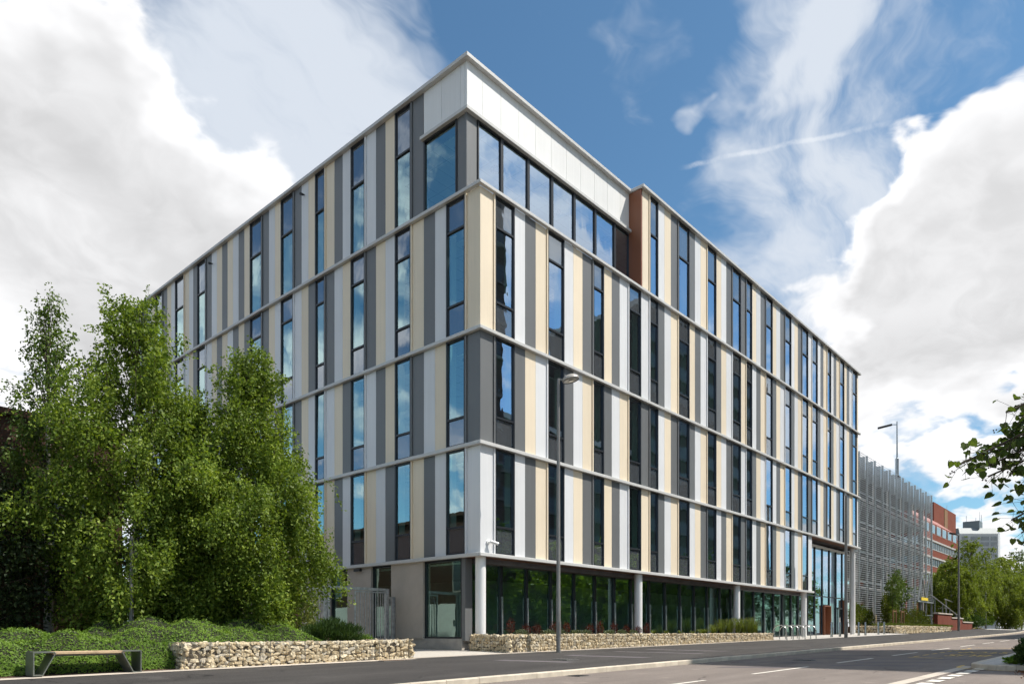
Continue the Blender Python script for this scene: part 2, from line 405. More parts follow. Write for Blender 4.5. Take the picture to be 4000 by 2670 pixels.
# ------------------------------------------------------------------ mesh builder
class MB:
    def __init__(self):
        self.v = []
        self.f = []
    def box(self, x0, x1, y0, y1, z0, z1):
        if x0 > x1: x0, x1 = x1, x0
        if y0 > y1: y0, y1 = y1, y0
        if z0 > z1: z0, z1 = z1, z0
        b = len(self.v)
        self.v += [(x0, y0, z0), (x1, y0, z0), (x1, y1, z0), (x0, y1, z0), (x0, y0, z1), (x1, y0, z1), (x1, y1, z1), (x0, y1, z1)]
        self.f += [tuple(b + i for i in q) for q in ((0, 3, 2, 1), (4, 5, 6, 7), (0, 1, 5, 4), (1, 2, 6, 5), (2, 3, 7, 6), (3, 0, 4, 7))]
        return self
    def hexa(self, pts):
        b = len(self.v)
        self.v += [tuple(p) for p in pts]
        self.f += [tuple(b + i for i in q) for q in ((0, 3, 2, 1), (4, 5, 6, 7), (0, 1, 5, 4), (1, 2, 6, 5), (2, 3, 7, 6), (3, 0, 4, 7))]
        return self
    def poly(self, pts):
        b = len(self.v)
        self.v += [tuple(p) for p in pts]
        self.f.append(tuple(range(b, b + len(pts))))
        return self
    def prism(self, pts, h):
        """pts: list of 3D points (bottom ring, counter-clockwise from above), h: vector to the top ring"""
        n = len(pts); b = len(self.v)
        h = Vector(h)
        self.v += [tuple(p) for p in pts] + [tuple(Vector(p) + h) for p in pts]
        self.f.append(tuple(b + i for i in reversed(range(n))))
        self.f.append(tuple(b + n + i for i in range(n)))
        for i in range(n):
            j = (i + 1) % n
            self.f.append((b + i, b + j, b + n + j, b + n + i))
        return self
    def bar(self, p, q, w, h=None):
        """a square bar between two points"""
        p, q = Vector(p), Vector(q)
        h = h or w
        d = (q - p).normalized()
        up = Vector((0, 0, 1)) if abs(d.z) < 0.95 else Vector((1, 0, 0))
        a = d.cross(up).normalized() * w / 2
        b_ = a.cross(d).normalized() * h / 2
        return self.hexa([p - a - b_, p + a - b_, q + a - b_, q - a - b_, p - a + b_, p + a + b_, q + a + b_, q - a + b_])
    def tube(self, pts, rad, n=8, cap=True):
        pts = [Vector(p) for p in pts]
        rads = rad if isinstance(rad, (list, tuple)) else [rad] * len(pts)
        b = len(self.v)
        prev = None
        for i, p in enumerate(pts):
            d = (pts[min(i + 1, len(pts) - 1)] - pts[max(i - 1, 0)]).normalized()
            if prev is None:
                prev = d.cross(Vector((0.31, 0.17, 0.93)) if abs(d.z) < 0.9 else Vector((1, 0.2, 0))).normalized()
            a = (prev - d * prev.dot(d)).normalized()
            c = d.cross(a)
            prev = a
            for k in range(n):
                th = 2 * math.pi * k / n
                self.v.append(tuple(p + (a * math.cos(th) + c * math.sin(th)) * rads[i]))
        for i in range(len(pts) - 1):
            for k in range(n):
                k2 = (k + 1) % n
                self.f.append((b + i * n + k, b + i * n + k2, b + (i + 1) * n + k2, b + (i + 1) * n + k))
        if cap:
            self.f.append(tuple(b + k for k in reversed(range(n))))
            e = b + (len(pts) - 1) * n
            self.f.append(tuple(e + k for k in range(n)))
        return self
    def lathe(self, prof, c, n=24):
        """prof: (r, z) pairs from bottom to top round the vertical through c"""
        return self.tube_profile([(r, z) for r, z in prof], c, n)
    def tube_profile(self, prof, c, n):
        b = len(self.v)
        for r, z in prof:
            for k in range(n):
                th = 2 * math.pi * k / n
                self.v.append((c[0] + r * math.cos(th), c[1] + r * math.sin(th), c[2] + z))
        for i in range(len(prof) - 1):
            for k in range(n):
                k2 = (k + 1) % n
                self.f.append((b + i * n + k, b + i * n + k2, b + (i + 1) * n + k2, b + (i + 1) * n + k))
        self.f.append(tuple(b + k for k in reversed(range(n))))
        e = b + (len(prof) - 1) * n
        self.f.append(tuple(e + k for k in range(n)))
        return self
    def mesh(self, name, m, smooth=False, bevel=0.0):
        me = bpy.data.meshes.new(name)
        me.from_pydata(self.v, [], self.f)
        if bevel:
            bm = bmesh.new(); bm.from_mesh(me)
            bmesh.ops.bevel(bm, geom=bm.edges[:], offset=bevel, segments=1, affect='EDGES')
            bm.to_mesh(me); bm.free()
        me.materials.append(m)
        if smooth:
            me.polygons.foreach_set('use_smooth', [True] * len(me.polygons))
            if hasattr(me, 'set_sharp_from_angle'):
                me.set_sharp_from_angle(angle=R(40))
        me.update()
        return me
    def build(self, name, m, parent=None, smooth=False, bevel=0.0):
        return link(name, self.mesh(name, m, smooth, bevel), parent)

def link(name, me, parent=None):
    o = bpy.data.objects.new(name, me)
    col.objects.link(o)
    if parent is not None:
        o.parent = parent
        o.matrix_parent_inverse = Matrix.Translation(-parent.location) if parent.type == 'EMPTY' else Matrix.Identity(4)
    return o

def tag(o, label=None, cat=None, group=None, kind=None):
    if label: o['label'] = label
    if cat: o['category'] = cat
    if group: o['group'] = group
    if kind: o['kind'] = kind
    return o

def thing(name, label, cat, loc=(0, 0, 0), group=None):
    """an Empty at the thing's base; its parts are built in world coordinates"""
    o = bpy.data.objects.new(name, None)
    o.empty_display_size = 0.2
    o.location = loc
    col.objects.link(o)
    return tag(o, label, cat, group)

def struct(name, mb, m, **kw):
    return tag(mb.build(name, m, **kw), kind='structure')

# ------------------------------------------------------------------ levels of the ground
def zr(x):
    return 0.011 * (min(max(x, -45), 100) + 6)
def bend(x):
    return 0.0013 * max(0.0, x - 55) ** 2 if x < 160 else 14.3 + 0.273 * (x - 160)
def zp(x, y):
    """footway level: kerb upstand plus crossfall up to the building"""
    return zr(x) + 0.12 + 0.029 * (min(y, 0.0) + 7)

def sheet(name, m, x0, x1, ya, yb, zf, nx=60, ny=1, kind='structure', follow=True):
    """a ground sheet between the lines y=ya and y=yb (both follow the bend of the road)"""
    mb = MB()
    for i in range(nx + 1):
        x = x0 + (x1 - x0) * i / nx
        for j in range(ny + 1):
            y = ya + (yb - ya) * j / ny
            mb.v.append((x, y + (bend(x) if follow else 0), zf(x, y)))
    for i in range(nx):
        for j in range(ny):
            a = i * (ny + 1) + j
            mb.f.append((a, a + ny + 1, a + ny + 2, a + 1))
    o = mb.build(name, m)
    return tag(o, kind=kind)

sheet('ground', M['ground'], -900, 1400, -900, 900, lambda x, y: zr(x) - 0.06, 60, 40, follow=False)
road = sheet('road', M['road'], -70, 330, -13.7, -7.0, lambda x, y: zr(x), 120)
sheet('side_road', M['road'], -60, 4.6, -40, -13.7, lambda x, y: zr(x) - 0.004, 20, 6)
sheet('footway', M['path'], -70, 230, -6.86, -1.75, zp, 110)
sheet('forecourt', M['grit'], -8.6, 22.0, -1.75, 0.95, lambda x, y: zp(x, y) + 0.004, 24, 2)
sheet('side_yard', M['grit'], -8.6, -0.03, 0.95, 31, lambda x, y: zp(x, 0) + 0.004, 8, 2)
sheet('entrance_paving', M['slab'], 22.0, 48.7, -2.15, 3.4, lambda x, y: zp(x, y) + 0.008, 30, 2)
sheet('far_footway', M['path'], 70.5, 230, -1.75, 3.5, zp, 60)
sheet('planting_soil', M['soil'], -45, -8.6, -1.55, 3.4, lambda x, y: zp(x, y) + 0.006, 20, 2)
# pale edging strip along the planting
struct('edging_strip', MB().box(0, 0.001, 0, 0.001, -5, -4.99), M['edging']) if False else None
sheet('edging', M['edging'], -45, -4.5, -1.98, -1.62, lambda x, y: zp(x, y) + 0.010, 30)
sheet('edging', M['edging'], -4.5, 22.2, -1.70, -1.50, lambda x, y: zp(x, y) + 0.012, 30)

# ------------------------------------------------------------------ kerb of single stones
def kerb_run(name, line, zf, label_side):
    root = bpy.data.objects.new(name, None)
    col.objects.link(root)
    tag(root, kind='structure')
    pts = line
    step = 0.915
    for (xa, ya), (xb, yb) in zip(pts, pts[1:]):
        L = math.hypot(xb - xa, yb - ya)
        n = max(1, int(round(L / step)))
        for k in range(n):
            t0, t1 = k / n, (k + 1) / n
            p = Vector((xa + (xb - xa) * t0, ya + (yb - ya) * t0, 0))
            q = Vector((xa + (xb - xa) * t1, ya + (yb - ya) * t1, 0))
            d = (q - p).normalized()
            nrm = Vector((-d.y, d.x, 0)) * label_side
            p += d * 0.004; q -= d * 0.004
            w = 0.145
            z0 = zf(p.x) - 0.1
            jz = random.uniform(-0.003, 0.004)
            jy = random.uniform(-0.003, 0.003)
            bot = [p + nrm * jy, q + nrm * jy, q + nrm * w, p + nrm * w]
            bv = 0.018
            za, zb = zf(p.x) + 0.125 + jz, zf(q.x) + 0.125 + jz
            mb = MB()
            ring = []
            for (b_, zz) in ((bot, None),):
                pass
            v = []
            for i, c in enumerate(bot):
                v.append((c.x, c.y, z0))
            lo = [za - bv, zb - bv, zb, za]
            for c, zz in zip(bot, lo):
                v.append((c.x, c.y, zz))
            e0 = p + nrm * (jy + bv); e1 = q + nrm * (jy + bv)
            v.append((e0.x, e0.y, za)); v.append((e1.x, e1.y, zb))
            mb.v = v
            mb.f = [(0, 1, 5, 4), (4, 5, 9, 8), (8, 9, 6, 7), (1, 2, 6, 9, 5), (3, 0, 4, 8, 7), (2, 3, 7, 6)]
            if label_side < 0:
                mb.f = [tuple(reversed(f)) for f in mb.f]
            mb.build('kerbstone', M['kerb'], root)
    return root
kp = [(-30, -7.0)] + [(x, -7.0 + bend(x)) for x in (55, 62, 69, 76, 83, 90, 97, 104)]
kerb_run('kerb', kp, zr, 1)
sheet('far_kerb', M['kerb'], 104, 230, -7.0, -6.86, lambda x, y: zr(x) + 0.125, 40)

# corner island across the road with kerb, block paving and its shrub bed
def arc(cx, cy, r, a0, a1, n):
    return [(cx + r * math.cos(a0 + (a1 - a0) * i / n), cy + r * math.sin(a0 + (a1 - a0) * i / n)) for i in range(n + 1)]
TIP = arc(4.5, -14.75, 1.05, R(90), R(194), 9)
isl = [(36, -13.7), (20, -13.7)] + TIP + [(-1.75, -16.0), (-8.0, -17.9), (-13, -20.5)]
kerb_run('island_kerb', isl, zr, 1)
inner = [(36, -13.85), (20, -13.85)] + arc(4.5, -14.75, 0.905, R(90), R(194), 9) + [(-1.72, -16.15), (-7.97, -18.05), (-12.9, -20.7), (-12.9, -30), (36, -30)]
def flat_poly(name, pts, zf, m, dz):
    mb = MB()
    bm = bmesh.new()
    vs = [bm.verts.new((x, y, zf(x) + dz)) for x, y in reversed(pts)]
    bm.faces.new(vs)
    bmesh.ops.triangulate(bm, faces=bm.faces[:])
    bmesh.ops.recalc_face_normals(bm, faces=bm.faces[:])
    if sum(f.normal.z for f in bm.faces) < 0:
        bmesh.ops.reverse_faces(bm, faces=bm.faces[:])
    me = bpy.data.meshes.new(name); bm.to_mesh(me); bm.free()
    me.materials.append(m)
    o = link(name, me)
    return tag(o, kind='structure')
flat_poly('island_paving', inner, zr, M['slab'], 0.122)
bed = [(30, -14.25), (6.2, -14.25)] + arc(5.6, -14.7, 0.45, R(100), R(190), 5) + [(2.2, -15.55), (2.2, -19), (30, -19)]
flat_poly('island_soil', bed, zr, M['soil'], 0.130)

# ------------------------------------------------------------------ road paint
def paint(name, pts, m, dz=0.006):
    mb = MB()
    mb.poly([(x, y, zr(x) + dz) for x, y in pts])
    return tag(mb.build(name, m), kind='structure')
def dash(x0, x1, y, w, m=M['whiteline'], name='lane_dash', dz=0.006):
    mb = MB()
    n = max(1, int((x1 - x0) / 4))
    for i in range(n):
        a, b = x0 + (x1 - x0) * i / n, x0 + (x1 - x0) * (i + 1) / n
        mb.poly([(a, y - w / 2 + bend(a), zr(a) + dz), (b, y - w / 2 + bend(b), zr(b) + dz), (b, y + w / 2 + bend(b), zr(b) + dz), (a, y + w / 2 + bend(a), zr(a) + dz)])
    return tag(mb.build(name, m), kind='structure')
for x0 in np.arange(-7.3, 100, 6.0):
    dash(x0, x0 + 3.6, -10.25, 0.10)
for x0 in np.arange(10.2, 20, 1.35):
    dash(x0, x0 + 0.85, -11.05, 0.09, M['yellowline'], 'bus_bay_dash')
paint('bus_bay_line', [(9.3, -12.1), (9.45, -12.1), (9.75, -11.0), (9.6, -11.0)], M['yellowline'])
dash(9.0, 36, -13.42, 0.10, M['yellowline'], 'kerbside_yellow_line')
paint('bus_bay_line', [(21.3, -11.05), (21.45, -11.05), (21.45, -13.2), (21.3, -13.2)], M['yellowline'])
# channel and give way marks across the mouth of the side road
paint('junction_channel', [(-12, -13.72), (4.9, -13.72), (4.9, -13.45), (-12, -13.45)], M['edging'], 0.005)
for x0 in np.arange(-10, 5.0, 0.95):
    paint('give_way_dash', [(x0, -14.12), (x0 + 0.6, -14.12), (x0 + 0.6, -13.88), (x0, -13.88)], M['whiteline'], 0.008)
for off in (0.30,):
    pts = [(5.2, -13.40)] + arc(4.5, -14.75, 1.05 + off, R(100), R(194), 8) + [(-1.85, -15.65), (-8.1, -17.55)]
    mb = MB()
    for (a, b), (c, d) in zip(pts, pts[1:]):
        dv = Vector((c - a, d - b)).normalized(); nv = Vector((-dv.y, dv.x)) * 0.04
        mb.poly([(a - nv.x, b - nv.y, zr(a) + 0.01), (c - nv.x, d - nv.y, zr(c) + 0.01), (c + nv.x, d + nv.y, zr(c) + 0.01), (a + nv.x, b + nv.y, zr(a) + 0.01)])
    tag(mb.build('corner_yellow_line', M['yellowline']), kind='structure')
def road_text(body, x, y, sx, sy):
    cu = bpy.data.curves.new('txt', 'FONT')
    cu.body = body; cu.size = 1.0; cu.align_x = 'CENTER'
    ob = bpy.data.objects.new('txt', cu); col.objects.link(ob)
    bpy.context.view_layer.update()
    me = bpy.data.meshes.new_from_object(ob.evaluated_get(bpy.context.evaluated_depsgraph_get()))
    bpy.data.objects.remove(ob)
    for v in me.vertices:      # reads for traffic running towards -X: its right hand is +Y, its far side -X
        wx, wy = x - v.co.y * sy, y + v.co.x * sx
        v.co = (wx, wy, zr(wx) + 0.007)
    me.materials.clear(); me.materials.append(M['yellowline'])
    return tag(link('road_lettering', me), kind='structure')
road_text('BUS', 13.0, -12.35, 0.78, 2.4)
road_text('STOP', 16.2, -12.35, 0.68, 2.4)
# lighter worn bands across carriageway and footway
def band(x0, x1, y0, y1, m, zf, dz):
    mb = MB()
    s = (y1 - y0) * 0.55
    mb.poly([(x0 + s, y0, zf(x0 + s, y0) + dz), (x1 + s, y0, zf(x1 + s, y0) + dz), (x1, y1, zf(x1, y1) + dz), (x0, y1, zf(x0, y1) + dz)])
    return tag(mb.build('worn_patch', m), kind='structure')
for k, (x0, w, y0, y1) in enumerate([(3.0, .5, -12.6, -10.5), (5.2, .5, -12.4, -10.5), (7.6, .5, -12.8, -10.6), (0.6, .5, -9.9, -8.4), (3.4, .45, -9.8, -7.6), (6.4, .5, -9.9, -7.9), (9.6, .5, -9.9, -8.2)]):
    band(x0, x0 + w, y0, y1, M['patch'], lambda x, y: zr(x), 0.004)
for k, (x0, w, y0, y1) in enumerate([(-3.2, .5, -5.4, -3.6), (0.2, .6, -5.6, -3.4), (3.6, .5, -5.6, -3.0), (6.0, .5, -5.4, -2.8)]):
    band(x0, x0 + w, y0, y1, M['patch'], zp, 0.004)

# ------------------------------------------------------------------ the office building
B = thing('office_building', 'large six storey office building clad in cream, silver and charcoal vertical panels', 'office building', (0, 0, 0.4))
L4, L3, L2, L1, RF = 3.77, 7.61, 11.55, 16.52, 21.17
LT = 0.125                      # ledge thickness
XE, YE = 42.03, 30.7           # far ends of the two facades
class Face:
    """maps (s along the facade, d outwards, z) to the world"""
    def __init__(self, side): self.side = side
    def box(self, mb, s0, s1, d0, d1, z0, z1):
        if self.side == 'R': mb.box(s0, s1, -d1, -d0, z0, z1)
        else: mb.box(-d1, -d0, s0, s1, z0, z1)
    def pt(self, s, d, z):
        return (s, -d, z) if self.side == 'R' else (-d, s, z)
FR, FL = Face('R'), Face('L')

def add_pane(F, name, m, s0, s1, z0, z1, d, parent, tilt=0.0022):
    a, b = random.gauss(0, tilt), random.gauss(0, tilt)
    w, h = (s1 - s0) / 2, (z1 - z0) / 2
    def P(i, k): return F.pt(s0 + w + i * w, d + a * i * w + b * k * h, z0 + h + k * h)
    q = [P(-1, -1), P(1, -1), P(1, 1), P(-1, 1)]
    if F.side == 'L': q.reverse()
    return MB().poly(q).build(name, m, parent)

def add_window(F, s0, s1, z0, z1, splits, gl, dd=0.0):
    """splits: heights of the transoms; each field is ('g' glass or 's' spandrel) bottom to top"""
    zs = [z0] + [s[0] for s in splits] + [z1]
    kinds = [k for k in splits_kinds(splits)]
    fw = 0.065
    mb = MB()
    F.box(mb, s0, s0 + fw, -0.13 + dd, 0.03 + dd, z0, z1)
    F.box(mb, s1 - fw, s1, -0.13 + dd, 0.03 + dd, z0, z1)
    F.box(mb, s0 + fw, s1 - fw, -0.13 + dd, 0.028 + dd, z0, z0 + fw)
    F.box(mb, s0 + fw, s1 - fw, -0.13 + dd, 0.028 + dd, z1 - fw, z1)
    for (h, _) in splits:
        F.box(mb, s0 + fw, s1 - fw, -0.13 + dd, 0.026 + dd, h - 0.035, h + 0.035)
    w = mb.build('window', M['frame'], B)
    for i, k in enumerate(kinds):
        a = zs[i] + (fw if i == 0 else 0.035)
        b = zs[i + 1] - (fw if i == len(kinds) - 1 else 0.035)
        if k == 'g':
            add_pane(F, 'glass_pane', gl, s0 + fw, s1 - fw, a, b, -0.03 + dd, w)
        else:
            add_pane(F, 'spandrel_pane', M['spandrel'], s0 + fw, s1 - fw, a, b, -0.03 + dd, w, 0.0015)
            m2 = MB(); F.box(m2, s0 + fw - 0.002, s1 - fw + 0.002, -0.22 + dd, -0.125 + dd, a, b)
            m2.build('spandrel_backing', M['carpet'], w)
    return w
def splits_kinds(splits):
    # splits is [(height, kind_below), ...]; kind of the topmost field is stored on the list's tail
    out = []
    for s in splits: out.append(s[1][0])
    out.append(splits[-1][1][1] if splits else 'g')
    return out

PM = {'C': ('cream_panel', 'cream'), 'W': ('silver_panel', 'silver'), 'D': ('charcoal_panel', 'dark')}
def add_panel(F, s0, s1, z0, z1, c, lip=False, lip_at='hi'):
    """one folded cladding sheet; the lip is its proud return beside the next window"""
    g = 0.005
    mb = MB()
    e = s1 - (0.10 if lip else 0)
    F.box(mb, s0 + g, e - (0 if lip else g), -0.11, 0.0, z0, z1)
    if lip:
        F.box(mb, e, e + 0.035, -0.11, -0.02, z0, z1)
        F.box(mb, e + 0.035, s1 - 0.002, -0.11, 0.045, z0, z1)
    return mb.build(PM[c][0], M[PM[c][1]], B)

WR = [(0.72, 1.76), (3.66, 4.69), (6.63, 7.41), (9.32, 10.33), (11.08, 11.83), (13.73, 14.84), (16.74, 17.77), (19.69, 20.78), (21.47, 22.28),
      (24.21, 25.24), (27.17, 28.23), (30.09, 31.20), (31.92, 33.0), (34.90, 35.73), (37.60, 38.64), (40.57, 41.65)]
WL = [(0.72, 1.70), (3.65, 4.61), (6.52, 7.49), (9.37, 10.12), (11.88, 12.96), (14.70, 15.84), (20.59, 21.59), (23.22, 24.38), (26.13, 27.12), (29.07, 30.11)]
# colours of the panels between the windows, from the street corner outwards (the first is the corner itself)
ROWR = [
    ['W', 'WDC', 'WCD', 'CDW', 'C', 'DWC', 'WCD', 'WDC', 'D', 'WDC', 'DCW', 'DWC', 'W', 'WCD', 'CWD', 'WDC', 'W'],
    ['D', 'DCW', 'DWC', 'DWC', 'D', 'WCD', 'DWC', 'CWD', 'W', 'DCW', 'WDC', 'WCD', 'D', 'WCD', 'CWD', 'WDC', 'W'],
    ['C', 'WDC', 'WCD', 'CDW', 'W', 'DWC', 'CDW', 'DCW', 'C', 'WDC', 'DCW', 'DWC', 'C', 'DWC', 'DCW', 'WCD', 'C'],
    ['C', 'WDC', 'WCD', 'CDW', 'C', 'WCD', 'DWC', 'CWD', 'D', 'CWD', 'CWD', 'WCD', 'W', 'WDC', 'WDC', 'CDW', 'C']]
ROWL = [
    ['W', 'WDC', 'DWC', 'WDC', 'CWD', 'WCD', 'DCWCDWCW', 'CWD', 'DWC', 'CDW', 'C'],
    ['D', 'CWD', 'CDW', 'DCW', 'WCD', 'DWC', 'CDWCDWDC', 'WDC', 'CWD', 'DWC', 'D'],
    ['C', 'WDC', 'WCD', 'CWD', 'DCW', 'WCD', 'DCDWCDCW', 'DCW', 'WDC', 'CDW', 'W'],
    ['D', 'WDC', 'CDW', 'WDC', 'CWD', 'CWD', 'CDWCDCWD', 'DWC', 'WCD', 'CWD', 'C']]
rows = [(L4, L3 - LT, [(4.74, ('s', 'g'))]), (L3, L2 - LT, [(8.60, ('s', 'g'))]),
        (L2, L1 - LT, [(12.65, ('s', 'g')), (15.30, ('g', 's'))]), (L1, RF - LT, [(19.33, ('g', 's'))])]
def facade(F, WIN, ROWS, end, gl, side):
    lining = MB()
    for r, (z0, z1, sp) in enumerate(rows):
        sp_in = sp
        start = 0
        if r == 3:
            start = 4 if side == 'R' else 1
        for i, (a, b) in enumerate(WIN):
            if i < start: continue
            if side == 'R' and r == 0 and i >= 12: continue
            add_window(F, a, b, z0, z1, sp_in, gl)
        edges = [(0.0 if True else 0, WIN[0][0])] + [(WIN[i][1], WIN[i + 1][0]) for i in range(len(WIN) - 1)] + [(WIN[-1][1], end)]
        for i, (a, b) in enumerate(edges):
            cs = ROWS[r][i]
            if r == 3 and i <= start:
                if i < start: continue
                a = 10.46 if side == 'R' else 2.96
                if side == 'L': cs = 'D'; b = WIN[1][0]
                if side == 'R': a, cs = 10.46, 'C'
                if side == 'L': continue
            if side == 'R' and r == 0 and i > 12: continue
            if side == 'R' and r == 0 and i == 12: b = 31.95
            last = i == len(edges) - 1
            if i == 0:
                a = 0.0
            lip = not last and not (side == 'R' and r == 0 and i == 12)
            ln = b - a - (0.10 if lip else 0)
            for k, c in enumerate(cs):
                p0 = a + ln * k / len(cs)
                p1 = a + ln * (k + 1) / len(cs)
                fin = lip and k == len(cs) - 1
                if i == 0 and side == 'L':
                    p0 = 0.0
                if i == 0 and side == 'R':
                    p0 = 0.0
                add_panel(F, p0, p1 + (0.10 if fin else 0), z0 + 0.002, z1 - 0.002, c, fin)
            F.box(lining, a + (0.12 if i == 0 else -0.0), b, -0.48, -0.14, z0, z1)
    lining.build('inner_lining', M['lining'], B)
facade(FR, WR, ROWR, XE, M['glassR'], 'R')
# the side face starts behind the corner sheet of the street face
facade(FL, WL, ROWL, YE, M['glassL'], 'L')
add_panel(FL, 2.96, 3.65, L1, RF - LT, 'D', True)
# string courses: a folded ledge runs round at every floor
for z in (L4, L3, L2, L1):
    o = 0.15
    mb = MB()
    if z == L4:
        mb.box(-o, 32.0, -o, -0.003, z - LT, z)
        mb.box(-o, -0.003, -0.001, YE + 0.05, z - LT, z)
    else:
        mb.box(-o, XE + 0.25, -o, -0.003, z - LT, z)
        mb.box(-o, -0.003, -0.001, YE + 0.05, z - LT, z)
    mb.build('string_course', M['ledge'], B, bevel=0.012)
# roof edge, notched back at the corner pavilion
SB = 0.65
mb = MB()
mb.box(-0.17, 10.44, SB - 0.17, SB + 0.4, RF - LT, RF + 0.02)
mb.box(10.30, XE + 0.25, -0.17, 0.6, RF - LT + 0.003, RF + 0.017)
mb.box(-0.167, 0.4, SB + 0.39, YE + 0.1, RF - LT + 0.002, RF + 0.018)
mb.build('roof_edge', M['ledge'], B, bevel=0.012)
MB().box(0.3, XE, 0.9, YE, RF - 0.6, RF - 0.25).build('roof', M['roofgrey'], B)
# corner pavilion: white parapet sheets over a glazed band
PB = 19.38
xs = [0.0, 0.77, 1.75, 2.74, 3.72, 4.70, 5.69, 6.67, 7.66, 8.65, 9.64, 10.43]
for a, b in zip(xs, xs[1:]):
    MB().box(a + 0.006, b - 0.006, SB, SB + 0.1, PB, RF - LT - 0.002).build('white_panel', M['white'], B)
for a, b in ((0.66, 0.99), (0.99, 1.96), (1.96, 2.94)):
    MB().box(0.0, 0.1, a + (0.11 if a < 0.7 else 0.006), b - 0.006, PB, RF - LT - 0.002).build('white_panel', M['white'], B)
MB().box(0.0, 0.004 + 0.1, SB + 0.102, SB + 0.11, PB, RF - LT - 0.003).build('corner_bead', M['white'], B)
mb = MB()
mb.box(-0.14, 10.44, SB - 0.14, SB + 0.1, PB - 0.13, PB - 0.003)
mb.box(-0.14, 0.1, SB + 0.1, 3.02, PB - 0.13, PB - 0.003)
mb.build('parapet_ledge', M['ledge'], B, bevel=0.01)
GZ0, GZ1 = L1 + 0.02, PB - 0.13
mb = MB()          # charcoal corner post of the pavilion
mb.box(0.0, 0.50, SB + 0.02, SB + 0.12, GZ0, GZ1)
mb.box(0.02, 0.12, SB + 0.12, 1.15, GZ0, GZ1)
mb.build('charcoal_panel', M['dark'], B)
ms = [0.53, 1.81, 3.31, 4.77, 6.25, 7.74, 9.23, 10.43]
class FaceSB(Face):
    def box(self, mb, s0, s1, d0, d1, z0, z1): mb.box(s0, s1, SB - d1, SB - d0, z0, z1)
    def pt(self, s, d, z): return (s, SB - d, z)
FS = FaceSB('R')
for a, b in zip(ms, ms[1:]):
    add_window(FS, a + 0.003, b - 0.003, GZ0, GZ1, [], M['glassR'], -0.02)
add_window(FL, 1.17, 2.95, GZ0, GZ1, [], M['glassL'], -0.02)
# brown return wall where the street face steps forward again
mb = MB()
mb.box(10.36, 10.455, -0.002, 0.64, L1, RF - LT - 0.004)
mb.build('brown_return_panel', M['brown'], B)
# inside: slabs, ceilings, core
mb = MB()
for z in (L4, L3, L2, L1):
    mb.box(0.52, 31.8 if z < 4 else XE - 0.3, 0.70 if z > 16 else 0.50, YE - 0.3, z - 0.28, z - 0.02)
mb.build('floor_slab', M['carpet'], B)
mb = MB()
for z in (L3 - 0.5, L2 - 0.5, 15.18, 19.14):
    mb.box(0.50, XE - 0.3, 0.76 if z > 16 else 0.50, YE - 0.3, z, z + 0.05)
mb.box(0.35, 31.8, 1.05, YE - 0.4, 3.50, 3.55)
mb.build('ceiling', M['ceiling'], B)
mb = MB()
mb.box(6.5, XE - 0.4, 6.5, YE - 0.4, 0.6, RF - 0.6)
mb.build('core_wall', M['innerwall'], B)
mb = MB()
mb.box(XE - 0.3, XE, 0.02, YE, L3, RF - 0.3)
mb.box(XE - 0.3, XE - 0.002, 4.0, YE, 0.4, L3)
mb.box(0.3, XE, YE - 0.3, YE, 0.4, RF - 0.3)
mb.build('end_wall', M['render'], B)
# round ceiling diffusers seen through the glass
def diffuser(x, y, z):
    mb = MB()
    for k in range(22):
        a = 2 * math.pi * k / 22
        c, s_ = math.cos(a), math.sin(a)
        w = 0.016
        mb.box(0, 0, 0, 0, 0, 0) if False else None
        p = [(0.12, -w), (0.30, -w * 1.8), (0.30, w * 1.8), (0.12, w)]
        mb.poly([(x + u * c - v_ * s_, y + u * s_ + v_ * c, z) for u, v_ in reversed(p)])
    mb.build('ceiling_diffuser', M['black'], B)
for x, y, z in ((2.9, 1.9, 19.13), (6.6, 2.0, 19.13), (9.9, 1.6, 19.13), (1.1, 2.0, 19.13), (1.0, 1.5, 15.17), (1.0, 1.5, 11.04), (1.0, 1.5, 7.10)):
    diffuser(x, y, z)

# ---- ground floor, street side: columns, glazed band, brown soffit
GY = 0.90
for x in (0.24, 10.47, 20.75, 31.04, 41.43):
    ztop = L4 - LT if x < 40 else L3 - LT
    MB().lathe([(0.185, zp(x, 0) - 0.1), (0.185, ztop + 0.01)], (x, 0.22, 0), 32).build('column', M['column'], B, smooth=True)
mb = MB(); mb.box(0.02, 31.9, 0.001, GY + 0.15, L4 - LT + 0.012, L4 - LT + 0.05); mb.build('soffit', M['soffit'], B)
mb = MB(); mb.box(31.9, XE + 0.2, 0.001, GY + 0.9, L3 - LT + 0.012, L3 - LT + 0.05); mb.build('entrance_soffit', M['soffit'], B)
mx = [0.42, 2.02, 3.48, 4.98, 6.54, 8.04, 9.52, 10.94, 12.53, 14.04, 15.55, 17.05, 18.55, 20.06, 21.5, 23.03, 24.6, 26.13, 27.62, 29.09, 30.6, 31.85]
class FaceG(Face):
    def box(self, mb, s0, s1, d0, d1, z0, z1): mb.box(s0, s1, GY - d1, GY - d0, z0, z1)
    def pt(self, s, d, z): return (s, GY - d, z)
FG = FaceG('R')
for a, b in zip(mx, mx[1:]):
    zb = max(0.72, zp(a, 0) + 0.02)
    w = add_window(FG, a + 0.003, b - 0.003, zb, L4 - LT + 0.01, [], M['glassG'])
    MB().box(b - 0.028, b + 0.012, GY - 0.10, GY - 0.032, zb + 0.0, 2.35).build('mullion_cover', M['steel'], w)
mb = MB(); mb.box(0.35, 31.85, GY - 0.02, GY + 0.4, 0.2, 0.72); mb.build('plinth', M['plinth'], B)
